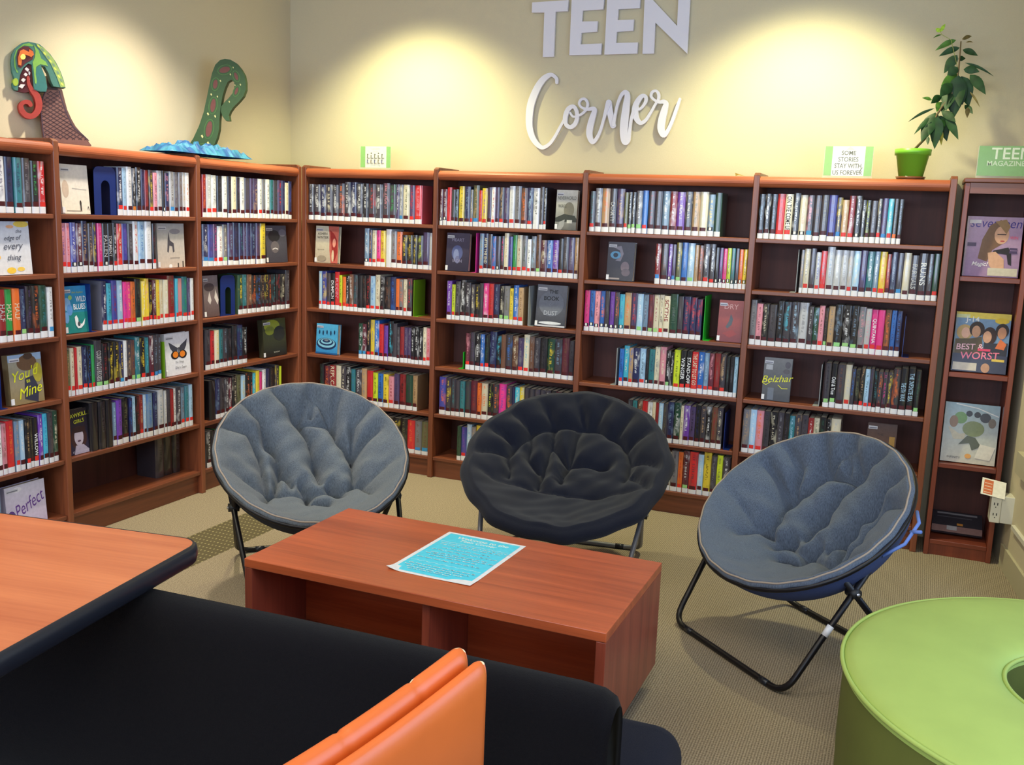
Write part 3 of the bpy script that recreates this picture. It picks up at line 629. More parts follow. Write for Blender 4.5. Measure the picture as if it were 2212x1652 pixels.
face_book('R2', 2, 1155, 1219, 617, (70, 72, 84), [('g', 0, 0, 1, 1, (50, 52, 64), (108, 110, 122)), ('e', .5, .55, .42, .3, (104, 108, 122)), ('r', 0, 0, 1, .04, (190, 192, 200)), ('t', 'THE', .55, .84, .09, (24, 26, 34), .4, 0, 0, 1),
  ('t', 'BOOK', .5, .68, .1, (24, 26, 34), .6, 0, 0, 1), ('t', 'OF', .5, .53, .06, (120, 124, 136), .2), ('t', 'DUST', .5, .33, .1, (178, 182, 196), .55), ('e', .5, .09, .38, .035, (214, 218, 226))],
  'grey book facing out with large dust title, third shelf, second back bookcase', lean=7)
face_book('R3', 1, 1309, 1366, 524, (58, 54, 66), [('g', 0, 0, 1, 1, (40, 38, 48), (66, 62, 76)), ('e', .3, .66, .2, .1, (88, 150, 190)), ('e', .3, .66, .09, .06, (30, 44, 66)), ('p', [(.2, .86), (.5, .9), (.6, .7), (.5, .5), (.3, .52), (.5, .62), (.45, .78)], (128, 122, 136)),
  ('e', .68, .36, .16, .14, (122, 104, 112)), ('e', .72, .22, .16, .1, (92, 80, 92)), ('r', .05, .03, .5, .07, (150, 140, 140))], 'dark book facing out with a blue eye and thick pages, second shelf', th=.04, o=.06)
face_book('R3', 2, 1547.6, 1603, 650, (150, 52, 44), [('g', 0, 0, 1, 1, (112, 40, 44), (172, 72, 58)), ('p', [(.5, .68), (.6, .55), (.56, .42), (.4, .32), (.32, .36), (.44, .5)], (70, 76, 84)), ('p', [(.2, .2), (.6, .3), (.8, .2), (.5, .1)], (142, 46, 40)),
  ('t', 'DRY', .5, .85, .12, (226, 170, 160), .75)], 'red book facing out with three big pale letters, third shelf')
face_book('R4', 3, 1644, 1704, 775, (88, 88, 94), [('g', 0, 0, 1, 1, (66, 70, 80), (118, 118, 120)), ('e', .85, .85, .1, .08, (88, 84, 92)), ('e', .82, .7, .12, .06, (92, 88, 94)), ('r', .08, .72, .32, .84, (176, 178, 184)), ('r', .2, .02, .42, .3, (104, 112, 128)),
  ('t', 'Belzhar', .52, .52, .16, (222, 222, 50), .98, 6, .35), ('l', [(.0, .40), (.12, .36), (.25, .42)], .02, (222, 222, 50)), ('l', [(.55, .38), (.7, .30), (.9, .31)], .02, (222, 222, 50))], 'grey book facing out with yellow script title, fourth shelf, bookcase under plant')
face_book('R4', 4, 1866, 1929, 917, (92, 70, 64), [('g', 0, 0, 1, 1, (120, 84, 60), (86, 68, 66)), ('r', .76, 0, .95, .72, (176, 136, 70)), ('t', 'THE', .45, .75, .05, (60, 48, 50), .4)], 'brown book facing out half hidden behind right grey chair', o=.06)
face_book('L2', 1, 577, 621.7, 488, (66, 66, 82), [('g', 0, 0, 1, 1, (60, 60, 74), (84, 84, 100)), ('e', .4, .72, .28, .16, (40, 40, 48)), ('e', .42, .42, .2, .16, (104, 98, 106)), ('l', [(.3, .36), (.42, .39), (.55, .36)], .03, (210, 206, 212)), ('e', .8, .8, .18, .1, (112, 112, 130))],
  'dark grey-blue book facing out beside yellow-spined book, second shelf, left corner bookcase')
face_book('L2', 2, 443, 475, 596, (120, 104, 108), [('g', 0, 0, 1, 1, (92, 72, 72), (136, 124, 130)), ('e', .4, .72, .34, .1, (74, 62, 68)), ('p', [(.25, .4), (.4, .62), (.5, .4), (.4, .3)], (200, 190, 190)), ('p', [(.7, .45), (.8, .66), (.98, .4), (.9, .28)], (206, 196, 194))],
  'brownish grey book facing out left of a blue bookend, third shelf')
face_book('L2', 3, 571, 620, 690, (58, 56, 40), [('g', 0, 0, 1, 1, (36, 32, 30), (78, 80, 44)), ('e', .4, .82, .34, .16, (150, 160, 50)), ('e', .3, .7, .2, .12, (120, 128, 44)), ('e', .7, .6, .25, .2, (48, 44, 38)), ('t', 'YESTERDAY', .55, .11, .035, (214, 208, 190), .85)],
  'dark olive book facing out with glowing forest cover, fourth shelf', th=.035)
face_book('L1', 0, 136, 196, 355, (224, 220, 212), [('g', 0, 0, 1, 1, (232, 224, 204), (214, 208, 206)), ('e', .16, .5, .12, .18, (200, 180, 164)), ('e', .66, .22, .035, .06, (60, 52, 50)), ('r', .64, .06, .69, .2, (66, 58, 56)), ('r', .15, .055, .7, .07, (150, 140, 124)), ('l', [(.4, .52), (.9, .50)], .012, (150, 146, 150)), ('l', [(.9, .1), (.93, .16), (.96, .08)], .015, (90, 84, 80))],
  'off-white book facing out with one tiny standing figure, top shelf')
face_book('L1', 1, 342, 400, 483, (190, 186, 184), [('g', 0, 0, 1, 1, (206, 190, 176), (170, 172, 178)), ('p', [(.38, .62), (.42, .82), (.46, .62), (.6, .55), (.62, .36), (.56, .34), (.54, .48), (.44, .5), (.4, .34), (.35, .36)], (74, 72, 82)), ('e', .65, .82, .2, .06, (140, 138, 148)), ('r', .9, 0, .94, .14, (60, 54, 50)), ('r', .72, 0, .76, .1, (60, 54, 50)), ('e', .45, .03, .06, .05, (240, 240, 240)), ('l', [(.45, .22), (.8, .22)], .012, (120, 112, 108))],
  'pale grey book facing out with a dark hanging shape, second shelf', o=.036, lean=1.5)
face_book('L1', 2, 142, 193, 619, (40, 130, 160), [('g', 0, 0, 1, 1, (30, 130, 126), (52, 140, 200)), ('r', 0, 0, 1, .44, (34, 134, 130)), ('e', .15, .62, .16, .14, (130, 178, 226)), ('e', .25, .5, .12, .12, (96, 150, 214)), ('e', .1, .34, .1, .12, (110, 164, 220)), ('e', .3, .76, .08, .05, (150, 190, 110)),
  ('t', 'Beth Kephart', .62, .86, .05, (176, 190, 90), .5, 0, .3), ('t', 'WILD', .74, .72, .12, (232, 238, 244), .42, 0, 0, 1), ('t', 'BLUES', .66, .56, .12, (232, 238, 244), .5, 0, 0, 1),
  ('p', [(.42, .34), (.5, .38), (.56, .3), (.56, .22), (.7, .18), (.86, .3), (.8, .17), (.66, .1), (.52, .1), (.44, .18)], (236, 238, 240)), ('e', .58, .19, .06, .05, (70, 84, 90))], 'blue and teal book facing out with a white bird, third shelf')
face_book('L1', 3, 360, 413, 720, (226, 226, 236), [('r', 0, 0, 1, 1, (228, 228, 238)), ('p', [(.15, .8), (.25, .76), (.42, .68), (.52, .64), (.48, .54), (.3, .56), (.2, .66)], (70, 72, 88)), ('p', [(.9, .84), (.8, .78), (.62, .7), (.56, .64), (.58, .54), (.76, .56), (.86, .68)], (70, 72, 88)),
  ('e', .38, .48, .16, .1, (34, 30, 34)), ('e', .7, .48, .16, .1, (34, 30, 34)), ('e', .4, .49, .11, .075, (226, 128, 40)), ('e', .68, .49, .11, .075, (226, 128, 40)), ('r', .52, .42, .555, .66, (60, 60, 70)),
  ('t', 'The Things', .55, .3, .06, (110, 112, 126), .6, 0, .3), ('t', "She's Seen", .58, .18, .065, (110, 112, 126), .7, 0, .3)], 'white book facing out with an orange butterfly, fourth shelf', lean=3)
face_book('L1', 4, 153, 194, 885, (44, 38, 44), [('g', 0, 0, 1, 1, (48, 44, 70), (44, 36, 38)), ('e', .5, .36, .42, .26, (66, 42, 44)), ('e', .5, .38, .24, .2, (188, 178, 198)), ('r', .2, .48, .85, .6, (58, 38, 40)), ('e', .5, .29, .09, .02, (96, 70, 90)), ('p', [(.2, .0), (.3, .2), (.7, .2), (.95, .08), (.98, 0)], (178, 170, 196)),
  ('t', 'SAWKILL', .5, .87, .09, (220, 222, 60), .95, 4), ('t', 'GIRLS', .55, .73, .08, (220, 222, 60), .85, 4), ('t', 'CLAIRE LEGRAND', .55, .06, .04, (200, 200, 220), .9)], 'dark book facing out with pale face and yellow title, fifth shelf', barc=False, lab=False)
face_book('L0', 1, -12, 71, 471, (206, 212, 226), [('g', 0, 0, 1, 1, (222, 220, 220), (196, 204, 224)), ('e', .8, .95, .2, .06, (226, 200, 90)), ('e', .1, .96, .1, .04, (226, 200, 90)), ('e', .45, .08, .12, .06, (236, 196, 70)), ('e', .7, .1, .1, .04, (236, 200, 90)), ('e', .5, .9, .1, .03, (224, 170, 130)), ('e', .15, .33, .05, .04, (236, 190, 90)),
  ('t', 'the', .72, .82, .07, (104, 108, 124), .3, 0, .3), ('t', 'edge of', .55, .68, .11, (74, 78, 96), .8, 2, .35), ('t', 'every', .55, .5, .13, (74, 78, 96), .75, 2, .35), ('t', 'thing', .55, .31, .14, (74, 78, 96), .75, 2, .35)],
  'pale blue book facing out with grey brush lettering, second shelf, leftmost bookcase', lab=False, barc=False)
face_book('L0', 3, 26, 97, 766, (120, 104, 76), [('g', 0, 0, 1, 1, (140, 122, 84), (150, 150, 140)), ('r', 0, .86, 1, 1, (150, 176, 210)), ('e', .55, .82, .3, .16, (104, 78, 58)), ('e', .6, .95, .14, .07, (70, 52, 44)), ('p', [(.4, .1), (.45, .5), (.7, .55), (.85, .3), (.8, 0)], (52, 54, 74)), ('e', .85, .6, .14, .2, (170, 160, 60)),
  ('t', "You'd", .5, .62, .2, (222, 226, 40), .8, 12, .4), ('t', 'BE', .55, .45, .06, (222, 226, 40), .25, 4), ('t', 'Mine', .58, .26, .2, (222, 226, 40), .85, 12, .4)], 'brown book facing out with bright yellow script, fourth shelf', th=.035)
face_book('L0', 5, 18, 103, 1046, (190, 182, 214), [('g', 0, 0, 1, 1, (202, 188, 220), (214, 210, 226)), ('t', 'Perfect', .58, .52, .3, (104, 64, 150), .85, 22, .4), ('e', .12, .3, .1, .14, (96, 66, 140)), ('e', .3, .9, .12, .06, (232, 230, 238))], 'lilac book facing out behind the orange tabletop, bottom shelf', th=.035, lab=False)
# bookends (metal L plates); arch = plate seen face on with cut-out
def bookend(bay, sh, px, m, label, w=.13, h=.2, o=.02, arch=False, px1=None, foot=1, fw_=.03):
    run = BAYS[bay][0]; z = SZ[sh]; s = s_at(run, px, o, z)
    r = thing('bookend', label, 'bookend', to_world(run, s, o, z), 0 if run == 'R' else PI/2, 'metal bookends on the shelves')
    if arch:
        w = s_at(run, px1, o, z)-s; mb = MB(); n = 10
        out = [(0, 0), (0, h-.03)]+[(.03-.03*math.cos(PI/2*i/6), h-.03+.03*math.sin(PI/2*i/6)) for i in range(1, 7)]+[(w-.03+.03*math.sin(PI/2*i/6), h-.03+.03*math.cos(PI/2*i/6)) for i in range(7)]+[(w, 0)]
        a, b = w*.32, w*.72; rr = (b-a)/2
        inn = [(b, 0)]+[((a+b)/2+rr*math.cos(PI*i/n), h*.6+rr*math.sin(PI*i/n)) for i in range(n+1)]+[(a, 0)]
        pts = out+inn; q = len(pts)
        mb.add([(x, 0, y) for x, y in pts]+[(x, .0015, y) for x, y in pts], [tuple(range(q)), tuple(range(q, 2*q))[::-1]]+[(i, q+i, q+(i+1) % q, (i+1) % q) for i in range(q)])
        mb.build('plate', m, r); mb = MB(); mb.box((.0, .0016, 0), (w, .1, .0012)); mb.build('foot', m, r)
        r.location = to_world(run, s, o, z+.0003)
    else:
        mb = MB(); mb.box((-.0015, 0, .0013), (.0015, w, h)); mb.build('plate', m, r)
        mb = MB(); mb.box((min(0, foot*fw_), 0, 0), (max(0, foot*fw_), w, .0012)); mb.build('foot', m, r); r.location.z = z+.0003
        r.location.x += .0
    return r
bookend('L1', 0, 205, M_bluebe, 'blue metal bookend with arched opening on the top shelf, bookcase under dragon', h=.222, arch=True, px1=252, o=.03)
bookend('L1', 2, 198, M_bluebe, 'blue metal bookend right of the book with the white bird', w=.16, h=.225, o=.02, foot=1)
bookend('L2', 2, 477, M_bluebe, 'blue metal bookend with arched opening, third shelf, left corner bookcase', h=.225, arch=True, px1=508, o=.03)
bookend('L1', 3, 356.5, M_limebe, 'olive green bookend left of the butterfly book', h=.19, w=.1, foot=1, fw_=.008)
bookend('R1', 2, 893, M_limebe, 'olive green bookend at the end of third shelf books, back corner bookcase', h=.215, w=.14)
bookend('R2', 1, 1027, M_pinkbe, 'pink metal bookend beside the dark purple face-out book', h=.225, w=.14, foot=-1)
bookend('R2', 2, 1140, M_greybe, 'grey metal bookend left of the dust book', h=.225, w=.14)
bookend('R2', 3, 1000, M_greenbe, 'green bookend low at left of fourth shelf books, second back bookcase', h=.1, w=.1, foot=-1)
bookend('R3', 2, 1518, M_greenbe, 'bright green bookend left of the red face-out book', h=.235, w=.15)
bookend('R3', 3, 1329, M_greybe, 'pale grey bookend at left of fourth shelf books, third back bookcase', h=.205, w=.15, foot=-1)
bookend('R3', 4, 1562, M_bluebe, 'blue bookend on the fifth shelf beside the divider, third back bookcase', h=.2, w=.14)
bookend('R4', 1, 1718, M_greybe, 'pale grey bookend at left of second shelf books, bookcase under plant', h=.215, w=.14, foot=-1)
bookend('R4', 2, 1948, M_bluebe, 'blue bookend at the end of the third shelf, bookcase under plant', h=.2, w=.14)
bookend('R4', 3, 1768, M_greybe, 'pale grey bookend beside fourth shelf books, bookcase under plant', h=.215, w=.14, foot=-1)
bookend('L0', 3, 4, M_bluebe, 'blue bookend foot at the left photo edge, fourth shelf, leftmost bookcase', h=.17, w=.12, foot=1)
# ------------------------------------------------------------------ magazine rack
RX0, RX1 = 3.672, 3.972
rk = thing('magazine_rack', 'narrow dark cherry magazine rack in the corner beside the right wall', 'rack', (RX0, 0, 0))
W_ = RX1-RX0
for x in (0, W_-.022):
    mb = MB(); mb.box((x, 0, 0), (x+.022, DEP, 1.80)); mb.build('side_panel', M_rack, rk, bevel=.002)
RZ = [1.369, .9125, .465, .078]
for z in RZ: mb = MB(); mb.box((.0225, .006, z-.022), (W_-.0225, DEP-.012, z)); mb.build('shelf', wood('r%d' % (z*100), (104, 48, 36), (140, 68, 46), 'x'), rk, bevel=.002)
mb = MB(); mb.box((.0225, DEP-.011, .02), (W_-.0225, DEP-.003, 1.79)); mb.build('back_panel', M_backshade, rk)
mb = MB(); mb.box((-.006, -.008, 1.801), (W_+.004, DEP, 1.822)); mb.build('top_panel', M_woodx, rk, bevel=.004)
mb = MB(); mb.box((.0225, .002, 1.752), (W_-.0225, .02, 1.80)); mb.build('top_rail', M_woodx, rk)
mb = MB(); mb.box((.0225, .012, 0), (W_-.0225, .026, .0555)); mb.build('toe_board', M_rack, rk)
def magazine(z, w, h, elems, base, label, th=.012, lean=9, dx=0, edge=(200, 190, 180)):
    r = thing('magazine', label, 'magazine', (RX0+W_/2+dx, .05, z+.0006+th*math.sin(math.radians(lean)))); r.rotation_euler = (-math.radians(lean), 0, 0)
    mb = MB(); mb.box((-w/2, 0, 0), (w/2, th, h), col=lin(base)); mb.build('paper_block', M_print, r)
    mb = put_print(MB(), w, h, elems); mb.build('cover_print', M_print, r)
    mb = MB(); mb.box((-w/2-.002, -.004-.0001, 0), (-w/2+.008, -.0038, h)); mb.build('plastic_sleeve_edge', M_acr, r); return r
SK = (206, 160, 134)
magazine(RZ[0], .236, .282, [('g', 0, 0, 1, 1, (150, 120, 160), (178, 150, 186)), ('t', 'seventeen', .52, .88, .12, (60, 44, 140), .92, 0, .2), ('p', [(.25, .3), (.3, .62), (.42, .86), (.6, .95), (.76, .88), (.74, .6), (.5, .45), (.42, .25)], (116, 84, 62)),
  ('e', .64, .7, .13, .15, SK), ('p', [(.5, .92), (.7, .96), (.78, .84), (.72, .72), (.6, .84)], (150, 118, 80)), ('r', .56, .7, .72, .72, (70, 50, 46)), ('e', .66, .60, .04, .012, (170, 70, 70)), ('p', [(.52, .44), (.78, .5), (.84, .4), (.86, .2), (.8, .22), (.76, .38), (.5, .4)], (32, 26, 34)),
  ('p', [(.42, .4), (.56, .42), (.72, .3), (.74, .12), (.56, .08), (.46, .2)], SK), ('t', 'Magic!', .3, .2, .09, (238, 232, 236), .52, 0, .3, 1), ('r', .45, .02, .98, .15, (196, 190, 176)), ('t', 'WIN', .86, .66, .05, (226, 80, 120), .14), ('r', .04, .5, .2, .56, (70, 54, 96)), ('r', .8, .4, .94, .44, (70, 54, 96)), ('r', .8, .46, .94, .49, (70, 54, 96)),
  ('r', .04, .88, .25, .94, (210, 204, 214))], (170, 140, 180), 'lilac teen magazine with a woman in a black bow, upper rack shelf')
magazine(RZ[1], .236, .285, [('r', 0, 0, 1, 1, (120, 152, 190)), ('r', 0, .9, 1, 1, (228, 206, 90)), ('r', 0, .9, .25, .96, (214, 220, 170)), ('t', 'J-14', .3, .87, .12, (226, 230, 236), .5, 0, 0, 1), ('e', .84, .88, .13, .05, (226, 196, 60)),
  ('e', .18, .66, .15, .13, (190, 160, 110)), ('e', .2, .65, .08, .09, (222, 176, 156)), ('e', .4, .72, .14, .13, (50, 36, 34)), ('e', .39, .68, .08, .1, (196, 150, 122)), ('e', .64, .62, .13, .15, (54, 34, 34)), ('e', .6, .6, .08, .1, (206, 158, 134)), ('e', .86, .72, .12, .12, (44, 34, 38)), ('e', .86, .68, .08, .1, (196, 142, 112)),
  ('p', [(0, .3), (.02, .54), (.3, .56), (.5, .6), (.55, .3)], (92, 80, 62)), ('p', [(.55, .25), (.55, .5), (.7, .5), (.98, .52), (.98, .25)], (50, 52, 66)), ('p', [(.76, .42), (.84, .58), (.96, .5), (.92, .4)], (226, 120, 70)), ('r', 0, 0, 1, .3, (64, 70, 96)),
  ('t', 'BEST &', .3, .42, .1, (238, 190, 208), .6, 3, .1, 1), ('t', 'WORST', .5, .28, .12, (240, 130, 160), .75, 3, .1, 1), ('r', .02, .02, .46, .15, (206, 198, 186)), ('e', .62, .08, .08, .08, (196, 150, 122)), ('r', .72, .2, .95, .24, (226, 196, 90)), ('r', .45, .36, .68, .4, (226, 70, 110))],
  (150, 120, 140), 'bright teen magazine with four young faces, middle rack shelf', th=.022, dx=0)
magazine(RZ[2], .24, .29, [('g', 0, 0, 1, 1, (206, 202, 188), (150, 176, 190)), ('e', .3, .75, .12, .1, (110, 150, 90)), ('e', .18, .68, .08, .1, (140, 110, 84)), ('e', .45, .83, .06, .05, (50, 52, 60)), ('e', .6, .82, .06, .05, (56, 56, 62)), ('e', .75, .78, .1, .08, (70, 72, 80)), ('e', .88, .7, .07, .08, (120, 110, 100)),
  ('p', [(.08, .6), (.3, .48), (.42, .5), (.4, .4), (.2, .38)], (196, 190, 170)), ('e', .55, .58, .2, .13, (128, 140, 96)), ('p', [(.3, .3), (.45, .46), (.6, .44), (.72, .3), (.56, .22), (.5, .34)], (84, 90, 74)), ('p', [(.62, .1), (.7, .34), (.98, .3), (.9, .08)], (222, 218, 208)), ('e', .5, .12, .06, .04, (224, 160, 70)),
  ('t', 'INFINITY', .24, .08, .035, (90, 86, 80), .36), ('l', [(.2, .98), (.6, .93), (.98, .82)], .02, (226, 226, 226))], (196, 196, 190), 'magazine in torn-paper collage cover, lower rack shelf', th=.025)
r = thing('magazine', 'dark magazine slumped on the bottom of the rack', 'magazine', (RX0+W_/2-.005, .10, RZ[3]+.022)); r.rotation_euler = (-math.radians(62), 0, 0)
mb = MB(); mb.box((-.115, 0, 0), (.115, .012, .15), col=lin((54, 52, 62))); mb.build('paper_block', M_print, r)
mb = put_print(MB(), .23, .15, [('r', 0, 0, 1, .3, (150, 120, 120)), ('r', .1, .85, .9, .93, (140, 140, 150)), ('r', .1, .7, .8, .74, (90, 90, 100)), ('r', .5, .35, .62, .45, (200, 140, 70)), ('r', .3, .1, .5, .3, (180, 180, 190))]); mb.build('cover_print', M_print, r)
# ------------------------------------------------------------------ card stands on top
TOPZ = HB-.0178
def card_stand(x, y, z, w, h, elems, label, lift=.012):
    r = thing('card_stand', label, 'sign', (x, y, z), 0, 'acrylic card stands on top of the shelving')
    mb = MB(); mb.box((-w/2-.003, -.0015, .0), (w/2+.003, .0, h+lift)); mb.box((-w/2-.003, .004, .0), (w/2+.003, .0055, h+lift)); mb.box((-w*.2, -.03, 0), (w*.2, .05, .002)); mb.build('acrylic_holder', M_acr, r)
    mb = MB(); mb.X = Matrix.Translation((0, .003, lift)); mb.box((-w/2, -.0006, 0), (w/2, .0008, h), col=lin((240, 240, 240)))
    put_print(mb, w, h, elems, -.0008, .00008); mb.build('printed_card', M_ink, r); return r
gL = (120, 186, 84)
card_stand(.485, .05, TOPZ, .205, .122, [('r', 0, 0, .16, 1, gL), ('r', .86, 0, 1, 1, gL), ('r', .16, 0, .86, 1, (232, 232, 226)), ('t', 'LIBRARIES', .5, .88, .07, (150, 160, 170), .55), ('t', 'ARE FOR', .5, .76, .05, (180, 186, 180), .35),
  ('t', 'EVERYONE', .51, .09, .08, (140, 160, 170), .6)]+[('e', .24+.12*i, .62+(.06 if i % 2 else 0), .022, .035, (70, 70, 60)) for i in range(5)]+[('r', .22+.12*i, .44, .25+.12*i, .6, (96, 92, 70)) for i in range(5)]+[('r', .22+.12*i, .43, .31+.12*i, .46, (96, 92, 70)) for i in range(5)]
  +[('e', .24+.12*i, .36, .022, .03, ((70, 70, 90), (120, 110, 90))[i % 2]) for i in range(5)]+[('r', .22+.12*i, .2, .25+.12*i, .34, ((90, 90, 150), (130, 116, 90))[i % 2]) for i in range(5)]+[('r', .22+.12*i, .19, .31+.12*i, .22, (120, 110, 90)) for i in range(5)],
  'small acrylic card stand with green side bars and rows of tiny readers')
card_stand(3.144, .05, TOPZ, .222, .14, [('r', 0, 0, .16, 1, (132, 190, 100)), ('r', .84, 0, 1, 1, (132, 190, 100)), ('r', .16, 0, .84, 1, (236, 236, 240)), ('t', 'SOME', .5, .78, .15, (70, 70, 74), .3, 0, 0, 1), ('t', 'STORIES', .5, .56, .16, (66, 66, 68), .42, 0, 0, 1),
  ('t', 'STAY WITH', .5, .34, .16, (64, 60, 60), .56, 0, 0, 1), ('t', 'US FOREVER', .5, .11, .16, (64, 60, 60), .62, 0, 0, 1), ('p', [(.44, .88), (.52, 1), (.62, .88)], (196, 194, 196)), ('l', [(.74, .12), (.80, .28)], .02, (96, 96, 96))],
  'acrylic card stand with green sides and grey capital letters, left of the plant')
card_stand(3.84, .03, 1.8222, .25, .135, [('r', 0, 0, 1, 1, (112, 170, 96)), ('t', 'TEEN', .55, .75, .38, (226, 236, 220), .86, 0, 0, 1), ('t', 'MAGAZINES', .5, .42, .17, (206, 224, 200), .88, 0, 0, 1), ('e', .93, .25, .1, .15, (150, 190, 214))],
  'green card stand with white capitals on top of the magazine rack')
# dry curled leaf
p = on_y(1598, 376, .06); mb = MB()
mb.add([(-.02, 0, .002), (-.006, -.006, .006), (.012, -.005, .004), (.03, 0, .001), (.012, .006, .007), (-.006, .007, .012), (-.024, .002, .018)], [(0, 1, 5, 6), (1, 2, 4, 5), (2, 3, 4)], col=lin((150, 120, 50)))
o = mb.build('dry_leaf', M_leaf); o.location = (p.x, .06, TOPZ); tag(o, 'small curled dry leaf on top of the third back bookcase', 'leaf')
# ------------------------------------------------------------------ potted plant
PX, PY = 3.432, .085
pl = thing('potted_plant', 'leaning leafy plant in a lime green pot on the bookcase top', 'plant', (PX, PY, TOPZ))
mb = MB(); mb.lathe([(.001, .006), (.053, .006), (.074, .114), (.081, .114), (.083, .142), (.077, .143), (.073, .12), (.070, .118), (.001, .118)], 40); mb.build('pot', M_pot, pl)
mb = MB(); mb.lathe([(.001, 0), (.062, 0), (.068, .014), (.065, .014), (.06, .004), (.001, .004)], 40); mb.build('saucer', mat('brown_tinted_plastic', (130, 80, 50), .2, alpha=.8), pl)
mb = MB(); mb.lathe([(.001, .121), (.072, .121)], 24); mb.build('soil', mat('potting_soil', (48, 36, 26), 1, bump=(200, 1)), pl)
def cpx(q, ox=1900, oy=30, sc=4.465): return (ox+q[0]/sc, oy+q[1]/sc)
def pw(q, dy=0): v = on_y(*cpx(q), PY+dy); return v-Vector((PX, PY, TOPZ))
mb = MB()
st = [pw(q) for q in [(785, 265), (775, 400), (762, 545), (738, 700), (680, 800), (615, 880), (560, 960), (500, 1090), (440, 1200)]]; st += [Vector((-.005, 0, .13))]
mb.tube(st, [.0025, .003, .0035, .004, .0045, .005, .005, .006, .006, .006], 8, col=lin((96, 80, 50))); 
mb.tube([pw((762, 560)), pw((690, 250)), pw((600, 200)), pw((585, 170))], .0015, 6, col=lin((150, 160, 90))); mb.build('stem', M_leaf, pl)
LV = [(585,175,540,140,30,2),(588,175,635,95,28,2),(600,200,515,235,12,1),(740,250,535,355,44,1),(775,325,570,410,48,0),(795,245,890,215,30,3),(830,275,905,275,10,3),(800,345,950,405,45,0),(750,395,620,575,75,0),(760,435,830,430,40,0),
 (820,470,1105,605,20,0),(810,535,965,560,62,0),(870,585,1025,780,72,0),(755,515,650,605,72,0),(760,580,590,700,66,1),(700,670,580,800,84,0),(760,590,720,1000,140,0),(790,600,862,900,118,0),(690,690,640,935,116,0),(600,790,495,865,58,0),
 (505,830,410,810,26,1),(600,850,550,945,64,1),(530,910,270,1045,22,0),(870,750,970,905,16,3),(820,880,900,965,42,0),(850,900,845,1005,34,3),(600,940,735,1045,60,0),(540,950,400,1240,104,0),(520,980,330,1165,36,0),(560,990,530,1305,100,0),(580,980,650,1230,94,0),
 (640,990,760,1215,62,0),(590,1110,595,1270,34,4),(465,1180,465,1265,26,0),(760,640,770,900,90,0),(700,760,690,960,80,0),(640,1000,600,1150,70,0),(730,650,670,860,70,0),(790,680,800,880,70,0),(770,720,745,940,66,0),(650,820,600,960,60,0),(720,700,700,930,80,0),(560,960,470,1180,74,0),(560,1000,500,1230,66,0),(600,980,590,1180,60,0),(660,780,640,900,70,0),(800,640,840,820,60,0),(560,1020,440,1200,60,0),(500,1040,430,1230,60,0)]
LC = [(26, 60, 26), (70, 114, 44), (150, 190, 50), (104, 92, 48), (170, 160, 50)]
mb = MB()
for k, (x0, y0, x1, y1, wd, ci) in enumerate(LV):
    dy0 = random.uniform(-.02, .02); dy1 = dy0+random.uniform(-.05, .03); A = pw((x0, y0), dy0); B = pw((x1, y1), max(dy1, -.1)); n = 7
    ax = B-A; Ln = ax.length; view = (CAM-Vector((PX, PY, TOPZ))-A).normalized(); sd = ax.cross(view).normalized(); nm = sd.cross(ax).normalized(); wr = wd/4.465/FPX*5.1*.56
    tw = random.uniform(-.3, .3); vs = []; cc = []
    base = lin(LC[ci]); f = random.uniform(.75, 1.25)
    for i in range(n+1):
        t = i/n; c = A+ax*t+Vector((0, 0, 1))*Ln*.06*math.sin(PI*t); wv = wr*math.sin(PI*min(1, t**.8))
        sd2 = (sd*math.cos(tw)+nm*math.sin(tw))
        vs += [c-sd2*wv-nm*wv*.25, c+nm*.0, c+sd2*wv-nm*wv*.25]; g = f*(1+.25*math.sin(i*2.2)); cc += [tuple(v*g for v in base)]*3
    fs = []
    for i in range(n): fs += [(3*i, 3*i+1, 3*i+4, 3*i+3), (3*i+1, 3*i+2, 3*i+5, 3*i+4)]
    mb.add([tuple(v) for v in vs], fs, col=cc, smooth=True)
mb.build('foliage', M_leaf, pl)
# ------------------------------------------------------------------ wall lettering
def extr(mb, P3, n, th, **k):
    q = len(P3); A = [tuple(v) for v in P3]; B = [tuple(v-n*th) for v in P3]
    mb.add(A+B, [tuple(range(q)), tuple(range(q, 2*q))[::-1]]+[(i, q+i, q+(i+1) % q, (i+1) % q) for i in range(q)], **k)
LY = WY-.022
def lp(q): return on_y(1100+q[0]/4.859, q[1]/4.859, LY)
TE = [('T', 'white capital T on the wall, first of the four large letters', [(240,25),(622,0),(612,118),(486,122),(466,595),(352,598),(368,132),(236,132)]),
 ('E', 'white capital E on the wall next to the T', [(655,-5),(998,-18),(985,98),(770,112),(763,225),(928,222),(920,333),(757,345),(748,465),(970,455),(962,572),(630,580)]),
 ('E', 'white capital E on the wall next to the N', [(1028,-22),(1378,-35),(1370,85),(1145,97),(1138,210),(1308,205),(1300,322),(1128,335),(1120,450),(1350,445),(1342,562),(998,573)]),
 ('N', 'white capital N on the wall, last of the four large letters', [(1422,-40),(1470,-42),(1762,272),(1777,-52),(1902,-57),(1868,563),(1533,237),(1517,562),(1398,565)])]
for nm_, lb, pts in TE:
    mb = MB(); extr(mb, [lp(q) for q in pts], Vector((0, -1, 0)), .016); o = mb.build('wall_letter', M_white); tag(o, lb, 'letter', 'large capital letters of the wall sign')
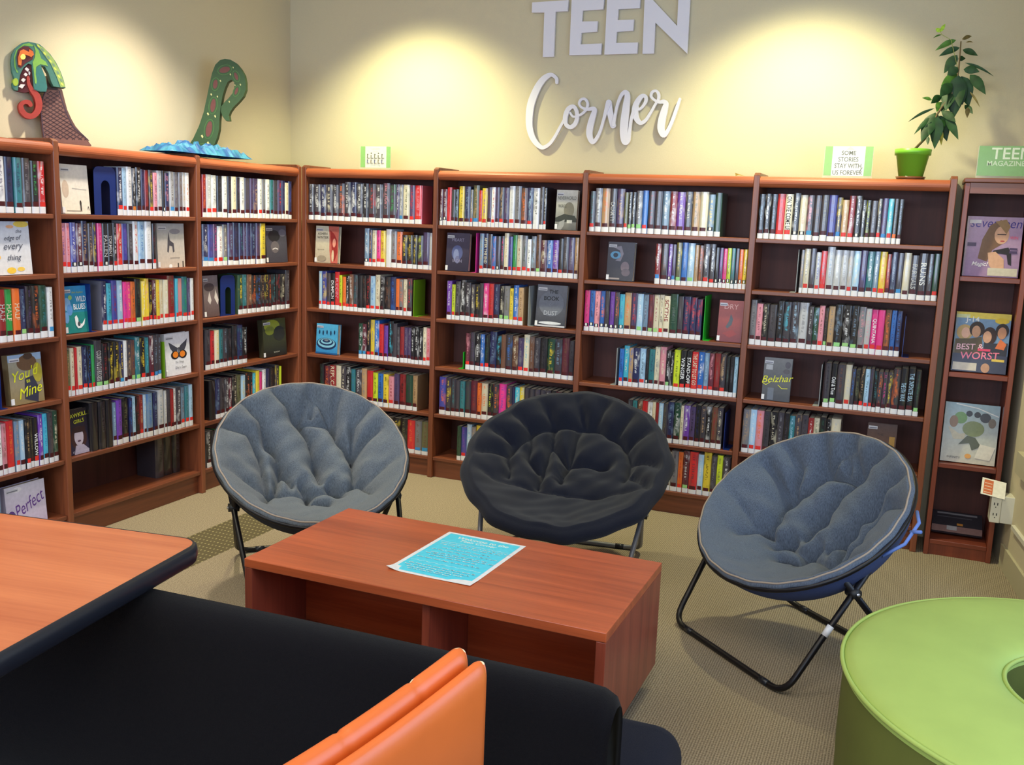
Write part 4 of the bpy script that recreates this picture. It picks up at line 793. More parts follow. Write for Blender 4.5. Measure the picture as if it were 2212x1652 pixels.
def catmull(P, n=6):
    out = []
    for i in range(len(P)-1):
        p0, p1, p2, p3 = P[max(i-1, 0)], P[i], P[i+1], P[min(i+2, len(P)-1)]
        for j in range(n):
            t = j/n; out.append(tuple(.5*((2*p1[k])+(-p0[k]+p2[k])*t+(2*p0[k]-5*p1[k]+4*p2[k]-p3[k])*t*t+(-p0[k]+3*p1[k]-3*p2[k]+p3[k])*t**3) for k in range(3)))
    return out+[tuple(P[-1])]
def ribbon(mb, P, conv, n, th, **k):
    P = catmull(P); L, R = [], []
    for i, (x, y, w) in enumerate(P):
        a = P[max(i-1, 0)]; b = P[min(i+1, len(P)-1)]; d = Vector((b[0]-a[0], b[1]-a[1])); d = d.normalized() if d.length else Vector((1, 0)); q = Vector((-d.y, d.x))*max(w, 8)/2
        dv = n*(2.5e-5*i); L.append(conv((x+q.x, y+q.y))+dv); R.append(conv((x-q.x, y-q.y))+dv)
    m = len(P)
    vs = L+R+[v-n*th for v in L]+[v-n*th for v in R]
    fs = []
    for i in range(m-1): fs += [(i, i+1, m+i+1, m+i), (2*m+i, 3*m+i, 3*m+i+1, 2*m+i+1), (i, 2*m+i, 2*m+i+1, i+1), (m+i, m+i+1, 3*m+i+1, 3*m+i)]
    mb.add([tuple(v) for v in vs], fs, **k)
    for e_, (x, y, w) in enumerate((P[0], P[-1])):
        extr(mb, [conv((x+w/2*math.cos(2*PI*j/14), y+w/2*math.sin(2*PI*j/14)))+n*((-.00012, .0001+2.5e-5*m)[e_]) for j in range(14)], n, th, **k)
STR = [
 [(497,868,30),(492,820,34),(440,784,42),(375,815,60),(315,885,68),(262,990,74),(225,1100,76),(210,1220,72),(212,1330,66),(238,1430,60),(290,1510,52),(350,1548,42),(420,1512,34),(480,1432,30),(530,1340,28),(570,1268,26),(612,1180,34)],
 [(590,1285,44),(592,1220,50),(622,1145,48),(675,1118,42),(708,1165,38),(714,1240,40),(690,1305,44),(645,1335,44),(602,1312,40),(588,1265,40)],
 [(716,1222,24),(668,1222,22),(640,1185,22)],
 [(700,1228,24),(770,1192,26),(815,1140,28),(825,1085,26),(800,1042,28),(758,1045,26),(737,1085,24),(760,1125,24),(820,1148,32),(885,1142,44),(898,1165,50),(872,1250,62),(850,1340,66),(845,1420,60),(877,1492,46),(922,1450,34),(960,1370,30),(990,1270,28),(1018,1170,38),(1042,1090,52)],
 [(1045,1075,60),(1052,1150,64),(1070,1230,64),(1090,1318,58)],
 [(1095,1310,40),(1112,1220,28),(1140,1095,30),(1180,1000,36),(1222,968,46),(1243,1005,56),(1230,1120,72),(1212,1280,84),(1206,1400,80),(1220,1488,70),(1250,1470,46),(1266,1380,32),(1282,1260,30),(1310,1170,40)],
 [(1300,1230,30),(1318,1140,56),(1345,1070,56),(1390,1012,46),(1430,1012,38),(1436,1060,34),(1402,1118,28),(1362,1150,26),(1340,1130,40),(1325,1190,62),(1340,1250,56),(1378,1290,44),(1430,1266,34),(1482,1190,28),(1530,1105,26),(1565,1050,28),(1570,992,30),(1545,956,28),(1505,966,28),(1490,1010,26),(1520,1045,26),(1570,1072,32),(1622,1068,44),(1648,1090,50),(1630,1160,68),(1605,1260,76),(1596,1350,74),(1622,1418,56),(1662,1380,40),(1710,1280,34),(1760,1140,34),(1794,1040,26)]]
mb = MB()
for k, s_ in enumerate(STR): ribbon(mb, s_, lambda q, k=k: lp(q)+Vector((0, -.004*(k % 2)-.0006*k, 0)), Vector((0, -1, 0)), .014)
o = mb.build('wall_sign_script', M_white); tag(o, 'white handwritten script word on the wall under the four large capitals', 'sign')
# ------------------------------------------------------------------ serpent head and tail sculptures
def plate_conv(P0, n, ox, oy, sc=5.007):
    return lambda q, off=0: on_plane(ox+q[0]/sc, oy+q[1]/sc, P0, n)+n*off
def poly(mb, cv, pts, off, th, rgb, n): extr(mb, [cv(q, off) for q in pts], n, th, col=lin(rgb))
def ellp(cx, cy, rx, ry, a=0, n=18):
    a = math.radians(a); return [(cx+rx*math.cos(2*PI*i/n)*math.cos(a)-ry*math.sin(2*PI*i/n)*math.sin(a), cy+rx*math.cos(2*PI*i/n)*math.sin(a)+ry*math.sin(2*PI*i/n)*math.cos(a)) for i in range(n)]
nD = Vector((.86, -.51, 0)).normalized(); P0 = Vector((-.095, -1.47, 1.85)); cv = plate_conv(P0, nD, 0, 50)
dr = thing('serpent_head_sculpture', 'painted green serpent head sculpture with red tongue on the left bookcases', 'sculpture', (P0.x, P0.y, TOPZ))
def fin(mb, name, m, root):
    o = mb.build(name, m); o.data.transform(Matrix.Translation(-Vector(root.location))); o.parent = root; return o
mb = MB(); BRN = (128, 88, 78)
def clampz(pts, cvf, off): 
    out = []
    for q in pts:
        v = cvf(q, off); v.z = max(v.z, TOPZ+.001); out.append(v)
    return out
extr(mb, clampz([(500,715),(470,800),(445,900),(442,980),(450,1080),(466,1200),(475,1300),(990,1330),(930,1235),(870,1190),(800,1130),(750,1040),(700,920),(640,730)], cv, 0), nD, .03, col=lin(BRN))
extr(mb, clampz([(520,560),(600,600),(690,715),(745,930),(790,1030),(838,1115),(930,1220),(1010,1320),(600,1300),(560,900),(530,700)], cv, -.034), nD, .03, col=lin((104, 76, 70)))
fin(mb, 'neck', M_ink, dr)
mb = MB()  # scale lattice and outline painted on the neck
def inside(q, poly_):
    c = False; n = len(poly_)
    for i in range(n):
        x1, y1 = poly_[i]; x2, y2 = poly_[(i+1) % n]
        if (y1 > q[1]) != (y2 > q[1]) and q[0] < (x2-x1)*(q[1]-y1)/(y2-y1)+x1: c = not c
    return c
NK = [(520,735),(480,810),(455,900),(452,980),(462,1080),(478,1200),(485,1245),(950,1265),(860,1190),(790,1130),(740,1040),(690,920),(630,740)]
for sgn in (1, -1):
    for k in range(-30, 60):
        pts = []
        for i in range(120):
            x = 440+i*5; y = 720+k*44+sgn*(x-440)*.62
            if inside((x, y), NK): pts.append((x, y))
            elif pts: break
        if len(pts) > 2:
            a, b = pts[0], pts[-1]; d = Vector((b[0]-a[0], b[1]-a[1])).normalized(); q = Vector((-d.y, d.x))*4
            extr(mb, [cv((a[0]+q.x, a[1]+q.y), .0008), cv((b[0]+q.x, b[1]+q.y), .0008), cv((b[0]-q.x, b[1]-q.y), .0008), cv((a[0]-q.x, a[1]-q.y), .0008)], nD, .0007, col=lin((66, 42, 46)))
ribbon(mb, [(640,735,10),(700,920,10),(750,1040,10),(800,1130,10),(880,1195,10),(960,1270,8)], lambda q: cv(q, .001), nD, .001, col=lin((66, 48, 66)))
ribbon(mb, [(500,720,10),(460,830,10),(446,960,10),(460,1120,10),(474,1230,10)], lambda q: cv(q, .001), nD, .001, col=lin((66, 48, 66)))
fin(mb, 'painted_scales', M_ink, dr)
HD = [(360,222),(290,208),(220,225),(160,270),(120,340),(106,430),(118,530),(142,605),(120,660),(125,705),(150,730),(180,735),(190,640),(205,560),(240,490),(290,445),(330,455),(345,620),(352,725),(420,748),(485,748),(497,700),(480,600),(440,500),(430,465),(470,475),(510,545),(540,640),(565,690),(695,708),(672,620),(640,530),(590,430),(530,345),(460,275),(410,235)]
mb = MB(); poly(mb, cv, HD, .03, .055, (70, 122, 108), nD); hd = fin(mb, 'head', M_ink, dr)
mb = MB(); k = .0305
poly(mb, cv, [(350,240),(400,300),(430,390),(480,425),(505,475),(470,462),(420,452),(375,480),(372,560),(385,640),(375,665),(362,650),(348,500),(338,430),(362,380),(370,310)], k+.001, .001, (132, 184, 78), nD)
poly(mb, cv, [(240,235),(300,225),(350,250),(330,262),(250,250),(180,290),(150,380),(160,500),(185,540),(170,545),(140,480),(135,380),(160,300)], k+.001, .001, (120, 176, 76), nD)
poly(mb, cv, [(370,228),(470,285),(560,392),(630,520),(690,695),(640,700),(600,590),(535,450),(450,330)], k+.001, .001, (150, 176, 96), nD)
for i in range(11):
    t = i/10; x = 400+t*250+30*math.sin(t*3); y = 255+t*410; poly(mb, cv, ellp(x+10*(i % 2), y, 20, 10, 50), k+.0015, .0006, ((206, 214, 96), (120, 150, 120))[i % 2], nD)
poly(mb, cv, [(378,500),(372,560),(384,640),(352,715),(420,740),(485,742),(492,700),(470,590),(430,500),(400,470)], k+.0008, .001, (52, 118, 112), nD)
fin(mb, 'painted_markings', M_ink, dr)
mb = MB(); poly(mb, cv, [(290,450),(330,450),(345,600),(352,700),(335,742),(262,754),(178,738),(190,640),(215,540),(250,480)], .012, .03, (110, 40, 42), nD)
fin(mb, 'mouth', M_ink, dr)
mb = MB(); poly(mb, cv, [(180,300),(230,260),(290,262),(335,300),(350,350),(335,400),(262,440),(210,495),(178,475),(165,380)], k+.003, .003, (92, 30, 36), nD)
poly(mb, cv, [(200,310),(235,292),(340,345),(322,376),(262,352),(228,348),(212,470),(182,460),(180,380)], k+.009, .006, (232, 122, 48), nD)
poly(mb, cv, [(298,292),(340,318),(348,352),(318,378),(292,345)], k+.009, .006, (224, 108, 44), nD); poly(mb, cv, ellp(230, 375, 28, 30), k+.012, .003, (250, 240, 120), nD)
fin(mb, 'eye', M_ink, dr)
for q in ([(255,500),(275,482),(305,505),(290,530)], [(245,560),(265,540),(290,560),(270,582)], [(215,620),(240,598),(270,615),(245,645)], [(190,690),(215,665),(262,670),(230,712)], [(300,520),(318,540),(312,570),(300,560)], [(290,600),(315,605),(308,640)], [(285,660),(325,665),(330,710),(300,700)]):
    mb = MB(); poly(mb, cv, q, .024, .012, (238, 226, 222), nD); fin(mb, 'tooth', M_ink, dr)
mb = MB(); poly(mb, cv, ellp(152, 645, 28, 42), .04, .04, (170, 196, 60), nD); fin(mb, 'nostril_knob', M_ink, dr)
mb = MB(); ribbon(mb, [(292,590,30),(300,660,36),(335,730,50),(385,790,70),(408,870,72),(398,945,70),(350,1002,62),(285,1005,58),(232,960,56),(215,895,50),(250,858,44),(298,862,48),(318,888,44)], lambda q: cv(q, .028), nD, .04, col=lin((170, 56, 44)))
fin(mb, 'tongue', M_ink, dr)
nT = Vector((.42, -.9, 0)).normalized(); P1 = Vector((-.13, -.62, 1.85)); cv = plate_conv(P1, nT, 400, 50)
tl = thing('serpent_tail_sculpture', 'painted green curled tail sculpture rising out of blue waves', 'sculpture', (P1.x, P1.y, TOPZ))
TL = [(-10,1400),(90,1240),(150,1110),(200,960),(235,800),(265,650),(290,540),(325,450),(375,400),(430,385),(490,395),(550,430),(600,490),(640,560),(655,640),(655,720),(630,790),(580,850),(520,910),(485,960),(470,1000),(480,1055),(440,1055),(405,1010),(385,950),(390,900),(420,860),(470,810),(510,760),(530,700),(530,640),(500,612),(460,635),(430,700),(405,780),(385,900),(370,1050),(365,1150),(345,1240),(300,1350),(280,1400)]
mb = MB(); extr(mb, clampz(TL, cv, 0), nT, .045, col=lin((46, 78, 42))); fin(mb, 'tail', M_ink, tl)
mb = MB(); OV = [(428,505,58,32,-15),(327,660,24,50,8),(302,890,27,72,8),(258,1145,32,86,10),(552,575,17,42,-20),(165,1350,50,22,-25),(555,735,15,40,20)]
for q in OV:
    poly(mb, cv, ellp(q[0], q[1], q[2]+22, q[3]+24, q[4]), .001, .0008, (66, 108, 52), nT); poly(mb, cv, ellp(q[0], q[1], q[2]+14, q[3]+16, q[4]), .0014, .0003, (46, 78, 42), nT)
    poly(mb, cv, ellp(q[0], q[1], q[2], q[3], q[4]), .0018, .0008, (104, 56, 52), nT)
for x, y, s_ in [(520,480,10),(490,555,12),(383,625,13),(598,665,12),(540,672,9),(283,772,14),(350,795,12),(248,982,18),(325,1008,16),(185,1225,20),(250,1300,22),(478,850,12)]:
    poly(mb, cv, [(x-s_*.7, y-s_*.4), (x, y-s_), (x+s_*.7, y+s_*.3), (x, y+s_)], .0022, .0008, (206, 202, 140), nT)
fin(mb, 'painted_markings', M_ink, tl)
# crumpled blue waves at the foot of the tail
mb = MB(); nx, ny = 34, 11; vs = []
for i in range(nx+1):
    for j in range(ny+1):
        u, v = i/nx, j/ny; e = math.sin(PI*u)**.6*math.sin(PI*v)**.6
        e = e**.5; z = e*(.022+.05*random.random()+.014*math.sin(u*26+v*9)*math.sin(v*11)); vs.append((-.22+v*.215+random.uniform(-.004, .004), -1.10+u*.64, HB+.001+z))
fs = [(i*(ny+1)+j, (i+1)*(ny+1)+j, (i+1)*(ny+1)+j+1, i*(ny+1)+j+1) for i in range(nx) for j in range(ny)]
cols = [lin(random.choice([(30, 90, 150), (40, 120, 156), (22, 70, 130), (64, 140, 168)])) for _ in vs]
mb.add(vs, fs, col=cols); o = fin(mb, 'crumpled_waves', M_ink, tl); o['label'] = 'crumpled blue paper waves'
# ------------------------------------------------------------------ outlet box on the right wall
ob = thing('outlet_box', 'ivory outlet box standing out from the right wall beside the rack', 'outlet', (3.985, -.10, .235))
mb = MB(); mb.box((-.006, 0, 0), (.05, .085, .13)); mb.build('box', M_plate, ob, bevel=.003)
mb = MB(); mb.box((-.05, -.006, 0), (-.0065, .09, .125)); mb.build('receptacle', M_plate, ob, bevel=.003)
mb = MB()
for z in (.085, .035):
    mb.box((-.038, -.0068, z), (-.034, -.0058, z+.012)); mb.box((-.024, -.0068, z), (-.020, -.0058, z+.012)); mb.box((-.031, -.0068, z-.012), (-.027, -.0058, z-.007))
mb.build('sockets', M_slot, ob)
cdm = thing('paper_card', 'white card with orange print propped on top of the outlet box', 'card', (3.94, -.10, .372)); cdm.rotation_euler = (math.radians(32), math.radians(8), 0)
mb = MB(); mb.box((-.055, -.02, 0), (.05, .09, .0012), col=lin((236, 234, 226))); mb.build('card_sheet', M_ink, cdm)
mb = MB(); mb.add([(-.045, -.012, .0018), (-.005, -.012, .0018), (-.005, .08, .0018), (-.045, .08, .0018)], [(0, 1, 2, 3)], col=lin((206, 110, 70)))
for i in range(4): mb.add([(-.042, -.005+.02*i, .0022), (-.010, -.005+.02*i, .0022), (-.010, -.0+.02*i, .0022), (-.042, -.0+.02*i, .0022)], [(0, 1, 2, 3)], col=lin((232, 200, 180)))
mb.build('print', M_ink, cdm)
o = along(0, .232, .252, -.16, -.78, .016, 'cable_raceway', M_plate); tag(o, 'ivory cable raceway running along the right wall from the outlet box', 'raceway')
# ------------------------------------------------------------------ coffee table and the sheet on it
TX0, TX1, TY0, TY1, TH = 1.583, 2.815, -2.572, -1.947, .44
ct = thing('coffee_table', 'low cherry laminate coffee table in the middle of the saucer chairs', 'table', ((TX0+TX1)/2, (TY0+TY1)/2, 0))
hx, hy = (TX1-TX0)/2, (TY1-TY0)/2
mb = MB(); mb.box((-hx, -hy, TH-.03), (hx, hy, TH)); mb.build('tabletop', M_tbl, ct, bevel=.0025)
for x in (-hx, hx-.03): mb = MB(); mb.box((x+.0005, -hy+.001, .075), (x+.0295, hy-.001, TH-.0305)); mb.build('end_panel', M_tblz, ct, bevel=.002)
mb = MB(); mb.box((-hx+.031, -.012, .12), (hx-.031, .012, TH-.045)); mb.build('long_panel', M_tbl, ct)
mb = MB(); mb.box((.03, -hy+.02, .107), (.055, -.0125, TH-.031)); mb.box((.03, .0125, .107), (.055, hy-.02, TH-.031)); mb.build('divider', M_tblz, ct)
mb = MB(); mb.box((-hx+.031, -hy+.01, .08), (hx-.031, hy-.01, .105)); mb.build('bottom_shelf', M_tbl, ct)
for x in (-hx+.05, hx-.05):
    for y in (-hy+.06, hy-.06):
        mb = MB(); mb.X = Matrix.Translation((x, y, .028)) @ Matrix.Rotation(PI/2, 4, 'Y'); mb.lathe([(.001, -.011), (.024, -.011), (.028, -.006), (.028, .006), (.024, .011), (.001, .011)], 20); cw = mb.build('caster', M_blackbe, ct)
        mb = MB(); mb.box((x-.016, y-.012, .03), (x-.0125, y+.012, .0795)); mb.box((x+.0125, y-.012, .03), (x+.016, y+.012, .0795)); mb.box((x-.016, y-.012, .066), (x+.016, y+.012, .0795)); mb.build('caster_fork', M_steel, cw)
cs = [on_z(*q, TH) for q in [(834, 1228), (1014, 1268), (1124, 1178), (958, 1147)]]
ps = thing('printed_sheet', 'turquoise welcome poster with a white border lying on the coffee table', 'poster', tuple(cs[0]+Vector((0, 0, .0008))))
exx = (cs[1]-cs[0]+cs[2]-cs[3])/2; ang = math.atan2(exx.y, exx.x); pwid = exx.length; phei = ((cs[3]-cs[0]).length+(cs[2]-cs[1]).length)/2; ps.rotation_euler = (0, 0, ang)
def curl(x, y): return .010*max(0, 1-math.hypot(x, y)/.05)**1.5+.006*max(0, (x-pwid*.55)/pwid)*max(0, 1-y/.06)
mb = MB(); n = 16; vs = [(pwid*i/n, phei*j/n, curl(pwid*i/n, phei*j/n)) for i in range(n+1) for j in range(n+1)]
mb.add(vs, [(i*(n+1)+j, (i+1)*(n+1)+j, (i+1)*(n+1)+j+1, i*(n+1)+j+1) for i in range(n) for j in range(n)], col=lin((240, 244, 248)), smooth=True); mb.build('sheet', M_print, ps)
mb = MB(); mb.X = Matrix(((1, 0, 0, pwid/2), (0, 0, 1, 0), (0, -1, 0, .0004), (0, 0, 0, 1)))
cy = (84, 222, 250); wt = (240, 252, 252)
el = [('r', .05, .035, .95, .965, cy), ('t', 'Welcome to the', .52, .90, .05, (244, 250, 240), .82, 0, .2, 1), ('t', 'Teen Corner', .5, .84, .045, (244, 250, 240), .6, 0, .2, 1), ('l', wavy(.08, .92, .765, .006, 24), .006, wt)]
for i, (y, u0, u1) in enumerate([(.73, .1, .92), (.69, .12, .86), (.62, .2, .8), (.56, .12, .9), (.49, .16, .84), (.455, .12, .9), (.41, .2, .8), (.345, .1, .88), (.20, .12, .88), (.155, .1, .9), (.115, .16, .8), (.08, .2, .7)]):
    u = u0
    while u < u1:
        wl = random.uniform(.03, .1); el.append(('l', [(u+wl*k_/4, y+random.uniform(-.005, .005)) for k_ in range(5)], .011, wt)); u += wl+.025
el.insert(4, ('l', wavy(.08, .92, .28, .006, 24), .006, wt))
put_print(mb, pwid, phei, el, 0, .00004); mb.build('poster_print', M_print, ps)
# ------------------------------------------------------------------ saucer chairs
def saucer_chair(label, foot, az, Cc, el_, a, b, foam, piping, style, shell_m, leg_m, mirror=False, group='saucer chairs around the coffee table'):
    n = Vector((math.cos(az)*math.cos(el_), math.sin(az)*math.cos(el_), math.sin(el_))); s = Vector((-math.sin(az), math.cos(az), 0)); t = n.cross(s)
    base = Vector((foot[0], foot[1], 0)); Cw = Vector(Cc)-base; f = Vector((math.cos(az), math.sin(az), 0))
    r = thing('saucer_chair', label, 'chair', tuple(base), 0, group)
    mx = -1 if mirror else 1
    def L(u, v, w): return Cw+s*(u*a*mx)+t*(v*b)+n*w
    G_t = [(-.06,.45,.17),(.33,.37,.17),(-.41,.1,.17),(.51,-.12,.18),(-.31,-.3,.15),(.1,-.28,.15)]
    G_c = [[(-.28,.9),(-.14,.66),(-.06,.45)],[(.13,.95),(.05,.7),(-.06,.45)],[(-.06,.45),(.06,.1),(.1,-.28),(.12,-.5)],[(.43,.86),(.38,.62),(.33,.37)],[(.12,.92),(.22,.62),(.33,.37)],[(-.65,.74),(-.46,.42),(-.41,.1)],[(-.41,.1),(-.32,-.1),(-.31,-.3),(-.2,-.52)],
      [(-.31,-.3),(-.42,-.66)],[(.51,-.12),(.8,.22)],[(.51,-.12),(.46,-.6)],[(-.9,.4),(-.62,.25),(-.52,-.1),(-.48,-.6)],[(.33,.37),(.36,.1),(.51,-.12)],[(-.06,.45),(.15,.38),(.33,.37)],[(-.1,-.55),(-.04,-.66),(-.06,-.82)],[(.2,-.58),(.3,-.72)],[(-.42,-.6),(-.55,-.74)],[(.5,-.56),(.6,-.7)],[(0,-.8),(.14,-.84)],[(.12,.98),(.14,.7),(.1,.5)],[(.75,.62),(.55,.3),(.51,-.12)]]
    SEAT = [(-.95,-.22),(-.6,-.56),(-.3,-.66),(0,-.68),(.3,-.66),(.62,-.54),(.95,-.2)] if style == 'g' else [(-.92,-.30),(-.7,-.5),(-.3,-.58),(.1,-.62),(.4,-.6),(.75,-.44),(.95,-.3)]
    B_t = [(-.64,.04,.1),(-.51,.3,.1),(-.27,.46,.1),(0,.47,.1),(.16,.49,.1),(.41,.36,.1),(.58,.2,.1),(.65,0,.1),(-.05,-.12,.08),(-.26,.14,.07),(.38,-.1,.07),(-.33,-.28,.07)]
    B_c = [[(-.6,-.4),(-.66,-.15),(-.64,.04),(-.51,.3),(-.27,.46),(0,.47),(.16,.49),(.41,.36),(.58,.2),(.65,0),(.62,-.3)],[(-.64,.1),(-.95,.35)],[(-.51,.35),(-.72,.6)],[(-.27,.46),(-.46,.86)],[(.06,.5),(-.09,1)],[(.16,.5),(.29,.92)],[(.42,.38),(.59,.8)],[(.58,.23),(.86,.54)],[(.65,0),(1,-.04)],[(.68,-.25),(.95,-.34)],[(-.66,-.1),(-.98,-.06)],
      [(-.27,.46),(-.26,.14),(-.29,-.5)],[(0,.47),(-.02,-.04),(-.07,-.4)],[(-.51,.3),(-.46,-.12),(-.33,-.28)],[(-.26,.14),(-.05,-.12),(.38,-.15)]]
    tufts, creases = (G_t, G_c) if style == 'g' else (B_t, B_c)
    D = .245 if style == 'g' else .21
    CV = -.22
    def bowl(u, v):
        dx, dy = u, v-CV; r_ = math.hypot(dx, dy)
        if r_ < 1e-6: return -D
        ux, uy = dx/r_, dy/r_; bq = CV*uy; R_ = -bq+math.sqrt(max(0, bq*bq-(CV*CV-1))); q = min(1, r_/R_)
        return -D*((1-q*q)**.70)
    def cvt(u, vi):
        vi = max(vi, -.98); lo, hi = -.72, 1.0
        for _ in range(24):
            m_ = (lo+hi)/2; dd = -bowl(u*.97, m_) if u*u+m_*m_ < 1 else 0
            if m_-2.2*max(0, dd-.035) < vi: lo = m_
            else: hi = m_
        v_ = (lo+hi)/2; l_ = math.hypot(u, v_)
        return (u, v_) if l_ < 1 else (u/l_, v_/l_)
    def dens(c): return [(c[i][0]+(c[i+1][0]-c[i][0])*k_/4, c[i][1]+(c[i+1][1]-c[i][1])*k_/4) for i in range(len(c)-1) for k_ in range(4)]+[c[-1]]
    tufts = [(*cvt(a_, b_), c_) for a_, b_, c_ in tufts]; creases = [[cvt(*q_) for q_ in dens(c_)] for c_ in creases]; SEAT = [cvt(*q_) for q_ in dens(SEAT)]
    segs = [(Vector(c[i]), Vector(c[i+1])) for c in creases for i in range(len(c)-1)]; seat = [(Vector(SEAT[i]), Vector(SEAT[i+1])) for i in range(len(SEAT)-1)]
    def sd(p, sg):
        m = 9.
        for A, B in sg:
            d = B-A; k_ = max(0, min(1, (p-A).dot(d)/max(1e-9, d.length_squared))); m = min(m, (p-(A+d*k_)).length)
        return m
    rim_th = foam
    mb = MB(); NR, NA = 62, 150; vs = []; off0 = .0
    for i in range(NR+1):
        for j in range(NA):
            rho = i/NR; rho = rho**.85; th = 2*PI*j/NA
            wob = 1+.012*math.sin(9*th+1)+.008*math.sin(17*th) if style == 'b' else 1+.004*math.sin(23*th)
            u, v = rho*math.cos(th), rho*math.sin(th); p = Vector((u, v))
            d = sd(p, segs); ds = sd(p, seat)
            e = (1-rho**8)**.5 if rho < 1 else 0
            h = foam*e*(1.25-1.25*math.exp(-d/.05)) if style == 'g' else foam*e*(1.1-.8*math.exp(-(d/.055)**1.2))
            h -= (.05 if style == 'g' else .04)*math.exp(-ds/.06)*(1-rho**6)
            for tx, ty, dp in tufts: h -= dp*.26*math.exp(-((p-Vector((tx, ty))).length/.11)**2)
            h += .0035*math.sin(14*u+9*v+3*math.sin(7*v))*e+.0025*math.sin(31*v-17*u)*e
            vs.append(L(u*wob, v*wob, bowl(u, v)*(1 if rho < 1 else 1)+h))
    fs = [(i*NA+j, (i+1)*NA+j, (i+1)*NA+(j+1) % NA, i*NA+(j+1) % NA) for i in range(NR) for j in range(NA)]
    # rolled edge and underside
    b0 = NR*NA; K = 8; er = rim_th*.5 if style == 'b' else .012
    for k_ in range(1, K+1):
        ph = PI*k_/K
        for j in range(NA):
            th = 2*PI*j/NA; wob = 1+.012*math.sin(9*th+1)+.008*math.sin(17*th) if style == 'b' else 1+.004*math.sin(23*th)
            rr = 1+er/a*math.sin(ph)*1.1; sc_ = .75 if style == 'b' and k_ == K else 1
            q = rr*wob*(1 if k_ < K else .97); vs.append(L(q*math.cos(th), q*math.sin(th), -er*(1-math.cos(ph))))
    for k_ in range(K): fs += [(b0+k_*NA+j, b0+(k_+1)*NA+j, b0+(k_+1)*NA+(j+1) % NA, b0+k_*NA+(j+1) % NA) for j in range(NA)]
    mb.add([tuple(v) for v in vs], fs if not mirror else [f[::-1] for f in fs], smooth=True); mb.build('cushion', style == 'g' and (M_grey if leg_m == 0 else M_grey2) or M_cush, r)
    # outer sling under the cushion
    mb = MB(); vs = []; NR2 = 22; ks = 1.035 if style == 'g' else .97; dz = -.024 if style == 'g' else -.035
    for i in range(NR2+1):
        rho = (i/NR2)**.8
        for j in range(96):
            th = 2*PI*j/96; u, v = rho*math.cos(th), rho*math.sin(th); vs.append(L(u*ks, v*ks, bowl(u, v)*1.06+dz+.012*math.exp(-(1-rho)/.03)))
    mb.add([tuple(v) for v in vs], [(i*96+j, i*96+(j+1) % 96, (i+1)*96+(j+1) % 96, (i+1)*96+j) for i in range(NR2) for j in range(96)], smooth=True); mb.build('sling', shell_m, r)
    tm = M_gun if style == 'b' else M_dark
    mb = MB(); mb.tube([L(1.03*math.cos(2*PI*j/72), 1.03*math.sin(2*PI*j/72), -.03 if style == 'b' else -.022) for j in range(72)], .0095, 10, closed=True); mb.build('rim_tube', tm, r)
    if piping:
        mb = MB(); mb.tube([L((1.004+.004*math.sin(23*2*PI*j/150))*math.cos(2*PI*j/150), (1.004+.004*math.sin(23*2*PI*j/150))*math.sin(2*PI*j/150), .001) for j in range(150)], .0035, 6, closed=True); mb.build('piping', mat('tan_piping', (150, 136, 124), .9), r)
    # two crossing U-shaped legs
    hw, hs = .32, .29
    def loop(sgn, tu, tv, tw):
        A = f*(hs*sgn); ft = [A-s*hw, A+s*hw]; tops = [L(-tu*mx, tv, tw), L(tu*mx, tv, tw)]; R = .07; zt = .0125
        pts = [tops[0]]
        for k_, (ft_, tp) in enumerate(zip(ft, tops)):
            up_ = (tp-ft_).normalized(); inw = s*(1 if k_ == 0 else -1); F = ft_+Vector((0, 0, zt)); arc = []
            for j in range(7):
                t_ = j/6; P_ = F+up_*R; Q_ = F+inw*R; arc.append(P_*(1-t_)**2+F*2*t_*(1-t_)+Q_*t_**2)
            pts += arc if k_ == 0 else arc[::-1]
        pts.append(tops[1]); return pts, ft, tops
    for nm2, sg, tu, tv, tw in (('front_leg_loop', 1, .93, .18, -.045), ('rear_leg_loop', -1, .86, -.46, -.045)):
        pts, ft, tops = loop(sg, tu, tv, tw); mb = MB(); mb.tube(pts, .0115, 12); lg = mb.build(nm2, tm, r)
        for sg2 in (-1, 1):
            mb = MB(); c0 = f*(hs*sg)+s*(sg2*(hw-.10)); mb.tube([c0-s*.02+Vector((0, 0, .0125)), c0+s*.02+Vector((0, 0, .0125))], .0124, 12); mb.build('floor_sleeve', M_rub, lg)
    for sg2 in (-1, 1):
        fA = f*hs+s*(hw*sg2); tA = L(.93*sg2*mx, .18, -.045); fB = -f*hs+s*(hw*sg2); tB = L(.86*sg2*mx, -.46, -.045)
        # point where the two tubes pass each other
        best = None
        for i in range(41):
            for j in range(41):
                P_, Q_ = fA.lerp(tA, i/40), fB.lerp(tB, j/40); d = (P_-Q_).length
                if best is None or d < best[0]: best = (d, P_, Q_)
        mb = MB(); c0 = (best[1]+best[2])/2; mb.tube([c0-s*.022, c0+s*.022], .018, 12); hg = mb.build('hinge', M_blackbe, r)
        mb = MB(); mb.tube([c0-s*.027, c0+s*.027], .006, 10); mb.build('rivet', M_steel, hg)
    return r, L, f, s, t, n, Cw
ch = saucer_chair('grey saucer chair with black legs in front of the corner, left of coffee table', (1.195, -1.575), -.80, (1.22, -1.655, .568), 1.0, .395, .405, .066, True, 'g', M_shell, 0)
ch = saucer_chair('black padded saucer chair with silver legs behind the coffee table', (2.13, -.985), -1.44, (2.136, -1.028, .521), 1.06, .435, .44, .075, False, 'b', M_blk, 1)
ch = saucer_chair('grey saucer chair beside the green ottoman, turned toward coffee table', (3.19, -1.41), -2.30, (3.189, -1.427, .567), .925, .412, .382, .066, True, 'g', M_shellb, 2, True)
r, L_, f_, s_, t_, n_, Cw_ = ch
